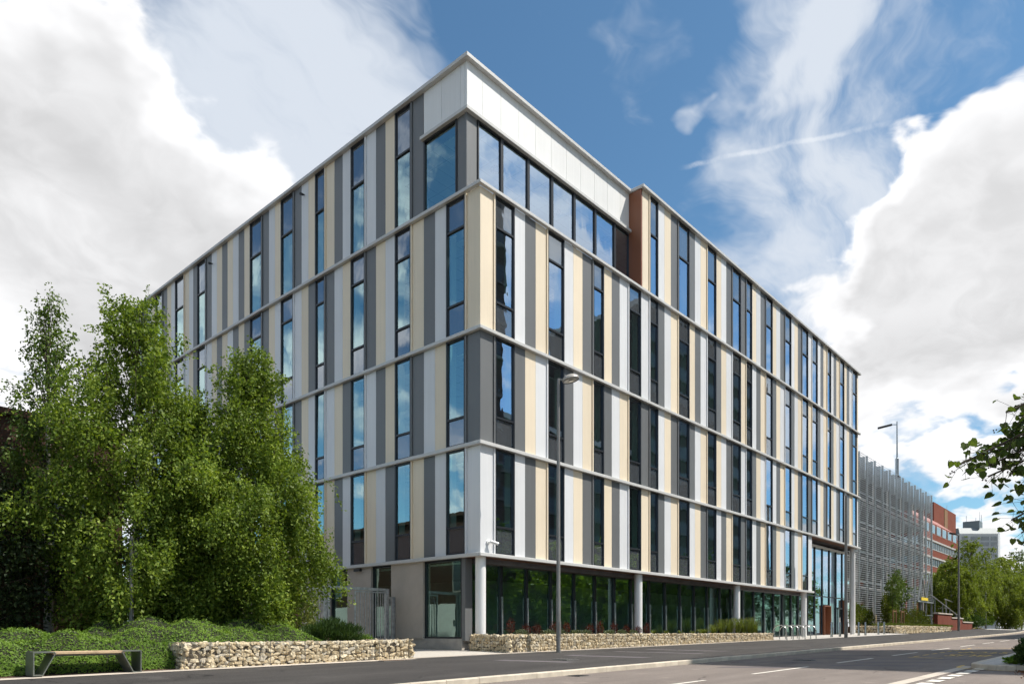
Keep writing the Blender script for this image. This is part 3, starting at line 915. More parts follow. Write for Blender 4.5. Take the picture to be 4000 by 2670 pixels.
# entrance hall: tall panes, brown porch, glass door
ex = [31.95, 33.64, 35.10, 36.66, 38.16, 39.68, 41.13, 42.0]
zb = zp(36, 0)
for i, (a, b) in enumerate(zip(ex, ex[1:])):
    lo = [(3.62, ('g', 'g'))]
    if i == 3:
        lo = [(2.95, ('g', 'g')), (3.62, ('g', 'g'))]
        add_window(FG, a + 0.003, b - 0.003, 2.98, L3 - LT, [(3.62, ('g', 'g'))], M['glassR'])
        continue
    add_window(FG, a + 0.003, b - 0.003, zb, L3 - LT, lo, M['glassR'])
mb = MB()
mb.box(36.70, 36.78, GY - 0.16, GY + 1.3, zb, 2.9); mb.box(38.05, 38.14, GY - 0.16, GY + 1.3, zb, 2.9); mb.box(36.70, 38.14, GY - 0.16, GY + 1.3, 2.9, 2.97)
mb.build('porch_surround', M['brown'], B)
d = MB(); d.box(39.80, 39.88, GY - 0.10, GY - 0.04, zb, 2.9); d.box(40.95, 41.03, GY - 0.10, GY - 0.04, zb, 2.9); d.box(39.88, 40.95, GY - 0.10, GY - 0.04, 2.78, 2.9); d.box(39.88, 40.95, GY - 0.10, GY - 0.04, zb, zb + 0.1)
dr = d.build('door', M['frame'], B)
MB().box(40.05, 40.14, GY - 0.16, GY - 0.11, zb + 0.85, zb + 1.35).build('handle', M['whiteplastic'], dr)
MB().box(41.1, 41.2, GY - 0.2, GY - 0.035, zb, 3.5).build('brown_door_post', M['brown'], B)
# white lattice pattern printed on the hall glazing
mb = MB()
lat = random.Random(3)
for k in range(64):
    cx, cz = lat.uniform(34.2, 41.2), 0
    a = (lat.uniform(33.9, 41.2), lat.uniform(3.75, 5.9))
    ang = lat.uniform(0.25, 2.9)
    l = lat.uniform(0.5, 1.5)
    b = (a[0] + math.cos(ang) * l, a[1] + math.sin(ang) * l)
    def inside(p): return 33.75 < p[0] < 41.1 and 3.7 < p[1] < 3.7 + 2.9 * math.sqrt(max(0.0, 1 - ((p[0] - 37.9) / 3.9) ** 2))
    if inside(a) and inside(b):
        dv = Vector((b[0] - a[0], b[1] - a[1])).normalized() * 0.03
        mb.poly([(a[0] + dv.y, GY + 0.045, a[1] - dv.x), (b[0] + dv.y, GY + 0.045, b[1] - dv.x), (b[0] - dv.y, GY + 0.045, b[1] + dv.x), (a[0] - dv.y, GY + 0.045, a[1] + dv.x)])
mb.build('lattice_print', M['lining'], B)
mb = MB(); mb.box(36.78, 38.05, GY + 1.3, GY + 1.34, zb, 2.9); mb.box(31.97, 32.2, GY + 0.3, 6, 0.6, L3); mb.box(32, XE, 6.0, 6.2, 0.6, L3); mb.build('hall_wall', M['innerwall'], B)
# floor inside the ground storey and a few desks and screens close to the glass
MB().box(0.35, XE - 0.3, GY + 0.05, 6.5, 0.55, 0.74).build('ground_floor_slab', M['carpet'], B)

# ---- ground floor, side: rendered piers and tall windows
W_side = [(0.98, 2.97), (4.84, 6.12), (7.72, 9.0), (14.0, 15.3), (20.0, 21.3)]
for k, (a, b) in enumerate(W_side):
    add_window(FL, a, b, 0.80, L4 - LT - 0.002, [], M['glassG'], -0.10)
ed = [(2.97, 4.84), (6.12, 7.72), (9.0, 14.0), (15.3, 20.0), (21.3, YE)]
for a, b in ed:
    MB().box(-0.02, 0.35, a, b, 0.80, L4 - LT - 0.002).build('rendered_pier', M['render'], B)
mb = MB(); mb.box(0.03, 0.36, 0.93, YE - 0.01, 0.2, 0.798); mb.build('side_plinth', M['plinth'], B)
mb = MB(); mb.box(0.06, 0.40, 0.80, 0.979, 0.72, L4 - LT - 0.002); mb.build('charcoal_corner_post', M['dark'], B)

# ------------------------------------------------------------------ small fittings on the building
t = thing('security_camera', 'white security camera on the corner panel above the first white column', 'camera', (0.37, -0.05, 4.12))
MB().tube([(0.37, 0.0, 4.16), (0.37, -0.05, 4.16)], 0.075, 14).build('base', M['whiteplastic'], t, smooth=True)
MB().tube([(0.37, -0.05, 4.16), (0.39, -0.14, 4.14)], 0.03, 10).build('arm', M['whiteplastic'], t, smooth=True)
MB().tube([(0.38, -0.12, 4.18), (0.64, -0.26, 4.10)], [0.06, 0.055], 14).build('body', M['whiteplastic'], t, smooth=True)
for (y, z, lab) in ((11.0, 20.53, 'small black spotlight on the side top storey, nearer the corner'), (19.83, 20.48, 'small black spotlight on the side top storey, farther from the corner')):
    t = thing('spotlight', lab, 'spotlight', (-0.02, y, z), 'spotlights on the side facade')
    MB().tube([(0.0, y, z), (-0.10, y, z)], 0.03, 10).build('bracket', M['black'], t)
    MB().tube([(-0.08, y, z - 0.02), (-0.22, y - 0.03, z - 0.05)], [0.05, 0.06], 12).build('head', M['black'], t, smooth=True)
t = thing('wall_light', 'black box wall light on the beige side wall above the gate', 'wall light', (-0.02, 6.93, 3.55))
MB().box(-0.14, -0.02, 6.73, 7.13, 3.50, 3.60).build('housing', M['black'], t, bevel=0.008)
MB().box(-0.13, -0.03, 6.76, 7.10, 3.485, 3.499).build('lens', M['lens'], t)
#--PART2--

# ------------------------------------------------------------------ gabion walls
def stone_meshes(n, squash):
    out = []
    for k in range(n):
        bm = bmesh.new()
        pr = np.random.default_rng(100 + k)
        pts = pr.normal(size=(15, 3))
        pts /= np.linalg.norm(pts, axis=1)[:, None]
        pts = np.sign(pts) * np.abs(pts) ** 0.72
        pts *= pr.uniform(0.82, 1.0, size=(15, 1)) * 0.56
        for p in pts:
            bm.verts.new(p)
        bmesh.ops.convex_hull(bm, input=bm.verts[:])
        for v in [v for v in bm.verts if not v.link_faces]:
            bm.verts.remove(v)
        me = bpy.data.meshes.new('stone')
        bm.to_mesh(me); bm.free()
        me.materials.append(M['stone'])
        out.append(me)
    return out
STONES = stone_meshes(14, 1)

def stone_faces(p, q, z0f, z1, hw, seed, lay):
    """stones packed over the face from p to q; yields (position, size, along)"""
    rr = random.Random(seed)
    p, q = Vector(p), Vector(q)
    L = (q - p).length
    d = (q - p).normalized()
    z = None
    out = []
    zb = min(z0f(p.x, p.y), z0f(q.x, q.y))
    z = zb
    while z < z1 - 0.03:
        h = rr.uniform(*lay)
        h = min(h, z1 - z)
        s = -rr.uniform(0, 0.08)
        while s < L:
            w = rr.uniform(*hw)
            c = s + w / 2
            if -0.02 < c < L + 0.02:
                pos = p + d * c
                zz = z + h / 2 + rr.uniform(-0.012, 0.012)
                if zz + h / 2 > z0f(pos.x, pos.y):
                    out.append((pos, zz, w * 1.16, h * 1.28, rr))
            s += w
        z += h
    return out

def gabion(label, runs, z1, thick, hw, lay, seed, group='gabion walls', single_cap=300, top=True, cells=None):
    """runs: list of (p, q) outer faces, outward side on the right hand when walking p to q"""
    p0 = runs[0][0]
    root = thing('gabion_wall', label, 'stone wall', (p0[0], p0[1], zp(*p0)), group)
    items = []
    core = MB(); wire = MB()
    for k, (p, q) in enumerate(runs):
        P, Q = Vector((*p, 0)), Vector((*q, 0))
        d = (Q - P).normalized()
        n = Vector((d.y, -d.x, 0))
        for (pos, zz, w, h, rr) in stone_faces((*p, 0), (*q, 0), lambda x, y: zp(x, y) - 0.03, z1, hw, seed + k, lay):
            items.append((pos - n * 0.055 + n * rr.uniform(-0.014, 0.012), zz, w, h, d, rr))
        if top:     # stones lying in the open top of the cage
            rr = random.Random(seed + 50 + k)
            L = (Q - P).length
            r_ = 0.08
            while r_ < thick - 0.02:
                s = rr.uniform(0, 0.1)
                while s < L:
                    w = rr.uniform(*hw)
                    if s + w / 2 < L:
                        items.append((P + d * (s + w / 2) - n * r_, z1 - 0.055 + rr.uniform(-0.012, 0.01), w * 1.1, 0.10, d, rr))
                    s += w
                r_ += rr.uniform(0.10, 0.14)
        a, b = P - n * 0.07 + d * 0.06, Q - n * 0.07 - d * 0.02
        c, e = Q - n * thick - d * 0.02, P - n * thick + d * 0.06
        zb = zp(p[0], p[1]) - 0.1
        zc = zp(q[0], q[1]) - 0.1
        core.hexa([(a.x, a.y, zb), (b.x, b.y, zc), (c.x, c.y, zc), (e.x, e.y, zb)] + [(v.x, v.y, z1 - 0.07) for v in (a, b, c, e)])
        L = (Q - P).length
        wr = 0.0042
        # mesh in front of the stones
        f = n * 0.012
        zz = z1
        while zz > min(zp(*p), zp(*q)):
            wire.bar((P + f).to_tuple()[:2] + (zz,), (Q + f).to_tuple()[:2] + (zz,), wr)
            zz -= 0.085
        s = 0.0
        while s <= L:
            pt = P + d * s + f
            fat = 2.6 if abs((s / 1.0) - round(s / 1.0)) < 0.04 else 1
            wire.bar((pt.x, pt.y, zp(pt.x, pt.y)), (pt.x, pt.y, z1), wr * fat)
            if top:
                wire.bar((pt.x, pt.y, z1 + 0.004), (pt.x - n.x * thick, pt.y - n.y * thick, z1 + 0.004), wr)
            s += 0.085
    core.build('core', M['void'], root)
    wire.build('wire_cage', M['wire'], root)
    cx, cy = cam.location.x, cam.location.y
    items.sort(key=lambda it: (it[0].x - cx) ** 2 + (it[0].y - cy) ** 2)
    rest_v, rest_f = [], []
    for i, (pos, zz, w, h, d, rr) in enumerate(items):
        me = STONES[rr.randrange(len(STONES))]
        dep = min(w, h) * rr.uniform(0.9, 1.25)
        rot = Matrix.Rotation(math.atan2(d.y, d.x), 4, 'Z') @ Matrix.Rotation(rr.gauss(0, 0.22), 4, 'Y') @ Matrix.Rotation(rr.uniform(-.4, .4), 4, 'Z')
        flip = Matrix.Rotation(rr.choice((0, math.pi)), 4, 'X') @ Matrix.Rotation(rr.choice((0, math.pi)), 4, 'Z')
        mtx = Matrix.Translation((pos.x, pos.y, zz)) @ rot @ Matrix.Diagonal((w, dep, h, 1)) @ flip
        if i < single_cap:
            o = bpy.data.objects.new('stone', me)
            col.objects.link(o)
            o.parent = root
            o.matrix_parent_inverse = Matrix.Translation(-root.location)
            o.matrix_basis = mtx
        else:
            b = len(rest_v)
            rest_v += [tuple(mtx @ v.co) for v in me.vertices]
            rest_f += [tuple(b + x for x in f.vertices) for f in me.polygons]
    if rest_v:
        mb = MB(); mb.v, mb.f = rest_v, rest_f
        tag(mb.build('stone_fill', M['stone'], root), kind='stuff')
    return root

gabion('low gabion wall of pale rounded stones in front of the clipped hedge', [((-10.82, -0.9), (-10.82, -1.62)), ((-10.82, -1.62), (-5.72, -1.62))], 0.81, 0.5, (0.10, 0.24), (0.075, 0.115), 11)
gabion('short gabion block ending the hedge wall beside the gap', [((-5.62, -0.9), (-5.62, -1.70)), ((-5.62, -1.70), (-4.45, -1.70)), ((-4.45, -1.70), (-4.45, -0.9))], 0.83, 0.6, (0.12, 0.24), (0.085, 0.13), 23)
gabion('small gabion block set back behind the shrubs near the steel gate', [((-7.4, 1.3), (-5.0, 1.3)), ((-5.0, 1.3), (-5.0, 2.6))], 0.99, 0.6, (0.12, 0.24), (0.085, 0.13), 31)
gabion('long gabion wall of angular cream stones below the glazed ground floor', [((-0.16, 0.36), (-0.16, -1.47)), ((-0.16, -1.47), (2.05, -1.47)), ((2.05, -1.40), (21.95, -1.40))], 0.966, 0.55, (0.075, 0.15), (0.085, 0.125), 47, top=False)
gabion('gabion wall around the planting bed beside the car park', [((48.8, 2.2), (48.8, -1.0)), ((48.8, -1.0), (70.6, -1.0))], 1.56, 0.5, (0.16, 0.30), (0.15, 0.22), 61, top=False)

# ------------------------------------------------------------------ foliage tools
def leaf_cloud(name, P, Dn, size, m, parent=None, width=0.62, fold=0.18, sjit=0.3, flat=None):
    """one kite-shaped leaf at every point: P positions, Dn leaf directions"""
    n = len(P)
    P = np.asarray(P, float); Dn = np.asarray(Dn, float)
    Dn /= np.linalg.norm(Dn, axis=1)[:, None] + 1e-9
    r = rng.normal(size=(n, 3))
    if flat is not None: r = np.asarray(flat, float) + r * 0.35
    S = np.cross(Dn, r); S /= np.linalg.norm(S, axis=1)[:, None] + 1e-9
    N = np.cross(Dn, S)
    sz = (size * (1 + rng.uniform(-sjit, sjit, n)))[:, None]
    v = np.empty((n, 4, 3))
    v[:, 0] = P
    v[:, 1] = P + Dn * sz * 0.42 + S * sz * width / 2 + N * sz * fold
    v[:, 2] = P + Dn * sz
    v[:, 3] = P + Dn * sz * 0.42 - S * sz * width / 2 + N * sz * fold
    me = bpy.data.meshes.new(name)
    me.vertices.add(n * 4)
    me.vertices.foreach_set('co', v.reshape(-1).astype(np.float32))
    me.loops.add(n * 4)
    me.loops.foreach_set('vertex_index', np.arange(n * 4, dtype=np.int32))
    me.polygons.add(n)
    me.polygons.foreach_set('loop_start', np.arange(0, n * 4, 4, dtype=np.int32))
    me.polygons.foreach_set('loop_total', np.full(n, 4, dtype=np.int32))
    me.materials.append(m)
    me.update(calc_edges=True)
    return link(name, me, parent)

def curve_pts(a, b, sag, n):
    a, b = Vector(a), Vector(b)
    return [a.lerp(b, t) + Vector((0, 0, sag * 4 * t * (1 - t))) for t in [i / n for i in range(n + 1)]]

def birch(label, base, top, width, nb, strands, leaves, lsize, leafm, seed, low=0.12, weep=1.0, barkm='bark', lean=(0, 0), group='birch trees', prof=None, name='birch_tree', shoots=14, trunk_r=None):
    """weeping birch: tapered trunk, rising limbs that arch over, hanging strands of leaves"""
    g = np.random.default_rng(seed)
    rr = random.Random(seed)
    bx, by, bz = base
    H = top - bz
    root = thing(name, label, 'tree', base, group)
    tr = trunk_r or 0.0125 * H
    tp = []
    for i in range(9):
        t = i / 8
        tp.append((bx + lean[0] * t + rr.uniform(-.05, .05) * (i > 0) * H * 0.03, by + lean[1] * t + rr.uniform(-.05, .05) * (i > 0) * H * 0.03, bz - 0.05 + H * 0.97 * t))
    MB().tube(tp, [tr * (1.15 if i == 0 else (1 - 0.92 * i / 8)) for i in range(9)], 10).build('trunk', M[barkm], root, smooth=True)
    if prof == 'birch':
        prof = lambda h: (0.52 + 0.48 * math.sin(min(1, max(0, h - low) / (0.46 - low)) * math.pi / 2)) if h < 0.46 else ((1 - h) / 0.54) ** 1.05
    elif prof == 'broad':
        prof = lambda h: (0.34 + 0.66 * math.sin(min(1, max(0, h - low) / (0.42 - low)) * math.pi / 2)) if h < 0.42 else ((1 - h) / 0.58) ** 0.85
    elif prof == 'spire':
        prof = lambda h: (0.6 + 0.4 * math.sin(min(1, max(0, h - low) / (0.40 - low)) * math.pi / 2)) if h < 0.40 else ((1 - h) / 0.60) ** 0.6
    prof = prof or (lambda h: (math.sin(min(1, (h - low) / 0.42) * math.pi / 2) if h < low + 0.42 else math.cos((h - low - 0.42) / (1 - low - 0.42) * math.pi / 2) ** 0.85) if h >= low else 0)
    limbs = MB()
    LP, LD = [], []
    def at(t):
        k = min(7, int(t * 8)); f = t * 8 - k
        return Vector(tp[k]).lerp(Vector(tp[k + 1]), f)
    for i in range(nb):
        h = low + (1 - low) * ((i + rr.random()) / nb) ** 0.92
        rad = width * max(0.10, prof(min(h, 0.99))) * rr.uniform(0.5, 1.22)
        an = i * 2.399 + rr.uniform(-.4, .4)
        s = at(max(0.04, (h - 0.16 * rr.uniform(.5, 1.1)) / 0.97))
        e = Vector((at(h).x + math.cos(an) * rad, at(h).y + math.sin(an) * rad, bz + H * h))
        arch = rad * 0.16
        pts = curve_pts(s, e, arch, 5)
        limbs.tube(pts, [max(0.006, tr * 0.34 * (1 - h * 0.55) * (1 - 0.85 * j / 5)) for j in range(6)], 5)
        ns = max(4, int(strands * (0.45 + rad / width)))
        for _ in range(ns):
            t = 0.18 + 0.82 * math.sqrt(rr.random())
            k = min(4, int(t * 5)); f = t * 5 - k
            p = pts[k].lerp(pts[k + 1], f)
            sp = 0.065 * width + 0.085
            p = p + Vector((rr.gauss(0, sp), rr.gauss(0, sp), rr.gauss(0, sp * 0.7)))
            ln = rr.uniform(0.35, 1.0) * weep * (1.15 - 0.55 * h)
            out = Vector((math.cos(an) + rr.gauss(0, .5), math.sin(an) + rr.gauss(0, .5), 0)) * 0.30
            m_ = max(5, int(leaves * ln / 0.7))
            u = np.linspace(0, 1, m_)[:, None] ** 0.9
            up = 0.30 * (1 - weep * 0.6) + (0.5 if h > 0.86 else 0)
            path = np.array(p)[None] + u * np.array([out.x, out.y, up * 0.8])[None] * ln + (u ** 1.5) * np.array([0, 0, -1.0 * (0.35 if h > 0.86 else 1)])[None] * ln
            path += g.normal(size=(m_, 3)) * 0.055
            dd = g.normal(size=(m_, 3)) * 0.75 + np.array([out.x, out.y, -0.75])[None]
            LP.append(path); LD.append(dd)
    # leaders above the crown
    tip = Vector(tp[-1])
    for _ in range(shoots):
        an = rr.uniform(0, 6.28)
        r_ = width * rr.uniform(0.05, 0.6) * (1 if _ > 2 else 0.3)
        hh = 1 - 0.33 * r_ / (width * 0.6)
        b0 = Vector((tip.x + math.cos(an) * r_, tip.y + math.sin(an) * r_, bz + H * (hh - 0.10)))
        b1 = b0 + Vector((math.cos(an) * 0.18, math.sin(an) * 0.18, H * rr.uniform(0.09, 0.17)))
        limbs.tube([b0, b0.lerp(b1, .5), b1], [0.008, 0.006, 0.003], 4)
        m_ = int(leaves * 1.1)
        u = g.uniform(0, 1, m_)[:, None] ** 0.8
        path = np.array(b0)[None] * (1 - u) + np.array(b1)[None] * u + g.normal(size=(m_, 3)) * 0.08 * (1.25 - u)
        LP.append(path); LD.append(g.normal(size=(m_, 3)) * 0.8 + np.array([0, 0, -0.2])[None])
    limbs.build('limbs', M['barkdark'], root, smooth=True)
    leaf_cloud('crown', np.concatenate(LP), np.concatenate(LD), lsize, leafm, root)
    return root

# birches on the left
birch('largest birch, broad crown filling the middle behind the clipped hedge', (-10.0, 3.15, 0.4), 10.0, 3.05, 88, 46, 28, 0.090, M['leaf_birch'], 5, low=0.10, weep=0.95, prof='broad')
birch('weeping birch whose hanging branches reach the facade above the gate', (-7.45, 1.75, 0.4), 8.9, 2.25, 72, 42, 28, 0.085, M['leaf_birch'], 9, low=0.17, weep=1.3, prof='broad')
birch('tall slender birch standing alone against the sky at far left', (-11.42, 5.6, 0.4), 10.5, 1.2, 56, 24, 25, 0.088, M['leaf_birch2'], 15, low=0.24, weep=0.5, prof='spire', shoots=18)
birch('dark evergreen tree added against the old brick wall at the left edge, deep shade put into its leaf colour', (-13.3, 4.7, 0.4), 6.3, 2.0, 46, 30, 22, 0.10, M['leaf_shade'], 21, low=0.05, weep=0.6, prof='birch', barkm='barkdark', group=None, name='evergreen_tree', shoots=4)
birch('young birch filling the gap low between the two weeping crowns', (-8.75, 2.6, 0.4), 7.5, 1.75, 54, 32, 24, 0.09, M['leaf_birch'], 25, low=0.06, weep=1.2, prof='birch')

# clipped hedge mounds
def hedge_h(x, y):
    e = min((x + 16.8) / 1.6, (-6.35 - x) / 0.9, (y + 1.18) / 0.55, (3.0 - y) / 1.2)
    if e <= 0: return 0
    k = min(1, e) ** 0.5
    ridge = 0.60 + 0.34 * math.exp(-((x + 9.3) / 2.2) ** 2) * min(1, max(0, (y + 1.2) / 1.6)) + 0.14 * min(1, max(0, (y + 1) / 2.0))
    if x > -10.8: pass
    return k * (ridge + 0.085 * math.sin(x * 2.3 + y) + 0.07 * math.sin(x * 4.9 - y * 3.1) + 0.045 * math.sin(y * 7.1 + x) + 0.035 * math.sin(x * 11 + y * 4))
root = thing('clipped_hedge', 'low wide clipped green hedge behind the bench and the gabion wall', 'hedge', (-11.5, 0.5, 0.3))
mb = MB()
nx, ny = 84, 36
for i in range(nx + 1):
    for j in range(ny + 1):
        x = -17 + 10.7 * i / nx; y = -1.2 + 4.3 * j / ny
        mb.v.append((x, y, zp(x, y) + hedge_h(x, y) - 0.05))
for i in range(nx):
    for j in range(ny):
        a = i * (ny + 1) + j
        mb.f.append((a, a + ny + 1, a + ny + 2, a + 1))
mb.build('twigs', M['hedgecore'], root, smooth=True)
P, Dn, NL = [], [], []
while len(P) < 62000:
    y = -1.2 + 4.3 * rng.random() ** 1.7; x = -17 + 10.7 * rng.random()
    h = hedge_h(x, y)
    if h < 0.03: continue
    e = 0.05
    gx = (hedge_h(x + e, y) - hedge_h(x - e, y)) / (2 * e); gy = (hedge_h(x, y + e) - hedge_h(x, y - e)) / (2 * e)
    z = h * (1 - 0.10 * rng.random()) if rng.random() < .75 or y > -0.7 else h * rng.random()
    yy = y if z > h * 0.88 else y - 0.04
    P.append((x + rng.normal() * .012, yy, zp(x, y) + z - 0.015))
    nl = np.array([-gx, -gy, 1.0]); nl /= np.linalg.norm(nl)
    NL.append(nl)
    tg = np.cross(nl, rng.normal(size=3)); tg /= np.linalg.norm(tg) + 1e-6
    Dn.append(tg + nl * (0.25 + 0.5 * rng.random()) + rng.normal(size=3) * 0.15)
leaf_cloud('leaves', P, Dn, 0.052, M['leaf_hedge'], root, width=0.55, flat=NL)

def shrub(name, label, c, rx, ry, h, n, size, m, cat='shrub', group=None, up=0.6, stems=6, hollow=0.4, stemm='barkdark', lw=0.5):
    root = thing(name, label, cat, c, group)
    mb = MB()
    for k in range(stems):
        a = random.uniform(0, 6.28); r_ = random.uniform(.2, .8)
        mb.tube([(c[0], c[1], c[2] - 0.02), (c[0] + math.cos(a) * rx * r_ * .5, c[1] + math.sin(a) * ry * r_ * .5, c[2] + h * .45), (c[0] + math.cos(a) * rx * r_, c[1] + math.sin(a) * ry * r_, c[2] + h * .85)], [0.012, 0.008, 0.004], 5)
    mb.build('stems', M[stemm], root)
    v = rng.normal(size=(n, 3)); v /= np.linalg.norm(v, axis=1)[:, None]
    rad = rng.uniform(hollow, 1, n) ** 0.6
    lump = 1 + 0.16 * np.sin(v[:, 0] * 5 + c[0] * 3) * np.sin(v[:, 1] * 6 + 1) + 0.12 * np.sin(v[:, 2] * 9 + v[:, 0] * 4)
    Pp = v * (rad * lump)[:, None]
    Pp = np.stack([c[0] + Pp[:, 0] * rx, c[1] + Pp[:, 1] * ry, c[2] + h * 0.5 + Pp[:, 2] * h * 0.5], 1)
    Pp[:, 2] = np.maximum(Pp[:, 2], c[2] + 0.01)
    leaf_cloud('leaves', Pp, v + rng.normal(size=(n, 3)) * 0.5 + np.array([0, 0, up]), size, m, root, width=lw)
    return root

shrub('pine_shrub', 'dark green dwarf pine shrub between the hedge and the gate', (-6.2, -0.35, 0.36), 0.85, 0.6, 0.95, 9000, 0.14, M['leaf_pine'], up=1.3, lw=0.16)
shrub('ground_shrub', 'small bright green shrub spilling behind the gabion wall near the gap', (-5.35, -0.25, 0.36), 0.55, 0.5, 0.62, 3500, 0.05, M['leaf_hedge'])
shrub('variegated_shrub', 'pale variegated shrub under the weeping birch beside the gate', (-5.75, 2.2, 0.4), 0.62, 0.5, 1.9, 4600, 0.085, M['leaf_pale'])
shrub('berberis_shrub', 'golden leaved tuft at the gate end of the planting', (-5.05, 0.4, 0.36), 0.3, 0.3, 0.55, 900, 0.05, M['leaf_climb'])

# planting bed behind the long gabion
tag(MB().box(0.36, 21.9, -0.98, GY - 0.03, 0.3, 0.915).build('bed_soil', M['soil']), kind='structure')
tag(MB().box(-0.02, 0.36, -0.98, 0.34, 0.3, 0.90).build('bed_soil', M['soil']), kind='structure')
reds = [0.75, 1.55, 2.2, 3.05, 3.75, 5.3, 6.1, 7.1, 7.9, 8.8, 9.6]
ordn = ['first', 'second', 'third', 'fourth', 'fifth', 'sixth', 'seventh', 'eighth', 'ninth', 'tenth', 'eleventh']
for k, x in enumerate(reds):
    shrub('berberis_shrub', 'small dark red berberis shrub, %s from the corner column' % ordn[k], (x, -0.75 + random.uniform(-.1, .1), 0.9), random.uniform(.13, .2), .15, random.uniform(.36, .58), 260, 0.05, M['leaf_red'], group='red berberis shrubs in the long bed', up=1.0, stems=7, hollow=.3)
for k, x in enumerate((1.2, 2.7, 3.4, 4.4, 5.0, 6.6, 7.5, 8.3)):
    shrub('lavender_clump', 'low grey green clump in the long bed, %s from the corner column' % ordn[k], (x, -0.85, 0.9), .3, .14, .2, 420, 0.055, M['leaf_grey'], 'plant', 'grey green clumps in the long bed', up=1.2, stems=3)
def grass(label, c, n, h, spread, m, group):
    root = thing('grass_tuft', label, 'grass', c, group)
    mb = MB()
    for k in range(n):
        a = random.uniform(0, 6.28); r0 = random.uniform(0, spread * .35)
        hh = h * random.uniform(.5, 1.1); o = random.uniform(.1, 1.0) * spread
        p = Vector((c[0] + math.cos(a) * r0, c[1] + math.sin(a) * r0 * .6, c[2]))
        w = 0.011
        sd = Vector((-math.sin(a), math.cos(a), 0)) * w
        pts = [p, p + Vector((math.cos(a) * o * .3, math.sin(a) * o * .3, hh * .6)), p + Vector((math.cos(a) * o * .75, math.sin(a) * o * .75, hh * .95)), p + Vector((math.cos(a) * o * 1.15, math.sin(a) * o * 1.15, hh * .82))]
        for i in range(3):
            s0, s1 = sd * (1 - i * .3), sd * (1 - (i + 1) * .3)
            mb.poly([pts[i] - s0, pts[i] + s0, pts[i + 1] + s1, pts[i + 1] - s1])
    mb.build('blades', m, root)
for k, (x, h) in enumerate(((15.2, .3), (16.4, .55), (17.3, .8), (18.3, .85), (19.2, .9), (20.0, .85), (20.8, .95), (21.4, .8))):
    grass('arching ornamental grass in the long bed, %s before the bicycle stands' % ordn[7 - k], (x, -0.55, .9), 150, h, .5, M['leaf_grass'], 'ornamental grasses in the long bed')
for k, x in enumerate((10.2, 11.3, 12.6, 13.8)):
    grass('short green tuft in the long bed, %s from the second column' % ordn[k], (x, -0.75, .9), 70, .22, .22, M['leaf_grass'], 'short tufts in the long bed')

# ------------------------------------------------------------------ ironwork in the ground
def cover(name, label, x, y, w, l, zf, bars, m, cat):
    t = thing(name, label, cat, (x, y, zf(x, y)))
    mb = MB()
    z = zf(x, y) + 0.006
    mb.box(x - w / 2, x + w / 2, y - l / 2, y + l / 2, z - 0.05, z + 0.004)
    mb.build('frame', M['lamp_grey'], t)
    for k in range(bars):
        xa = x - w / 2 + 0.03 + (w - 0.06) * k / bars
        MB().box(xa, xa + (w - 0.06) / bars * 0.55, y - l / 2 + 0.03, y + l / 2 - 0.03, z + 0.004, z + 0.012).build('bar', m, t)
cover('drain_grate', 'rusty slotted drain grating at the foot of the short gabion block', -5.35, -2.05, 1.0, 0.28, zp, 14, M['stake'], 'drain')
cover('gully_grate', 'iron gully grating beside the kerb before the lamp', -4.2, -7.32, 0.45, 0.40, lambda x, y: zr(x), 8, M['black'], 'drain')
cover('inspection_cover', 'square iron inspection cover in the dark footway', -1.2, -4.6, 0.6, 0.6, zp, 5, M['lamp_grey'], 'manhole cover')
cover('inspection_cover', 'iron inspection cover in the road beyond the lane dashes', 5.8, -8.9, 0.6, 0.6, lambda x, y: zr(x), 5, M['black'], 'manhole cover')

# ------------------------------------------------------------------ bench
bz = zp(-12.7, -1.5) + 0.012
t = thing('park_bench', 'backless bench with pale timber seat and folded steel ends before the hedge', 'bench', (-12.7, -1.5, bz))
for k in range(4):
    y0 = -1.74 + k * 0.123
    MB().box(-13.33, -12.05, y0, y0 + 0.113, bz + 0.40, bz + 0.45).build('seat_slat', M['timber'], t, bevel=0.006)
for sx, xo, xi in ((1, -13.66, -13.30), (-1, -11.74, -12.10)):
    mb = MB()
    th = 0.02
    # outer upright plate, top flap and raking inner leg folded from one plate
    mb.box(xo, xo + sx * th, -1.75, -1.25, bz, bz + 0.452)
    mb.box(xo + sx * th, xi + sx * 0.0, -1.75, -1.25, bz + 0.43, bz + 0.452)
    mb.box(xo + sx * th, xo + sx * 0.17, -1.75, -1.25, bz, bz + th)
    a, b_ = xo + sx * 0.15, xo + sx * 0.36
    p = [(a, bz + th), (a + sx * th, bz + th), (b_ + sx * th, bz + 0.43), (b_, bz + 0.43)]
    if sx < 0: p.reverse()
    mb.prism([(x, -1.75, z) for x, z in p], (0, 0.5, 0))
    mb.build('leg', M['benchsteel'], t)
MB().box(-13.3, -12.1, -1.55, -1.45, bz + 0.36, bz + 0.398).build('seat_rail', M['benchsteel'], t)

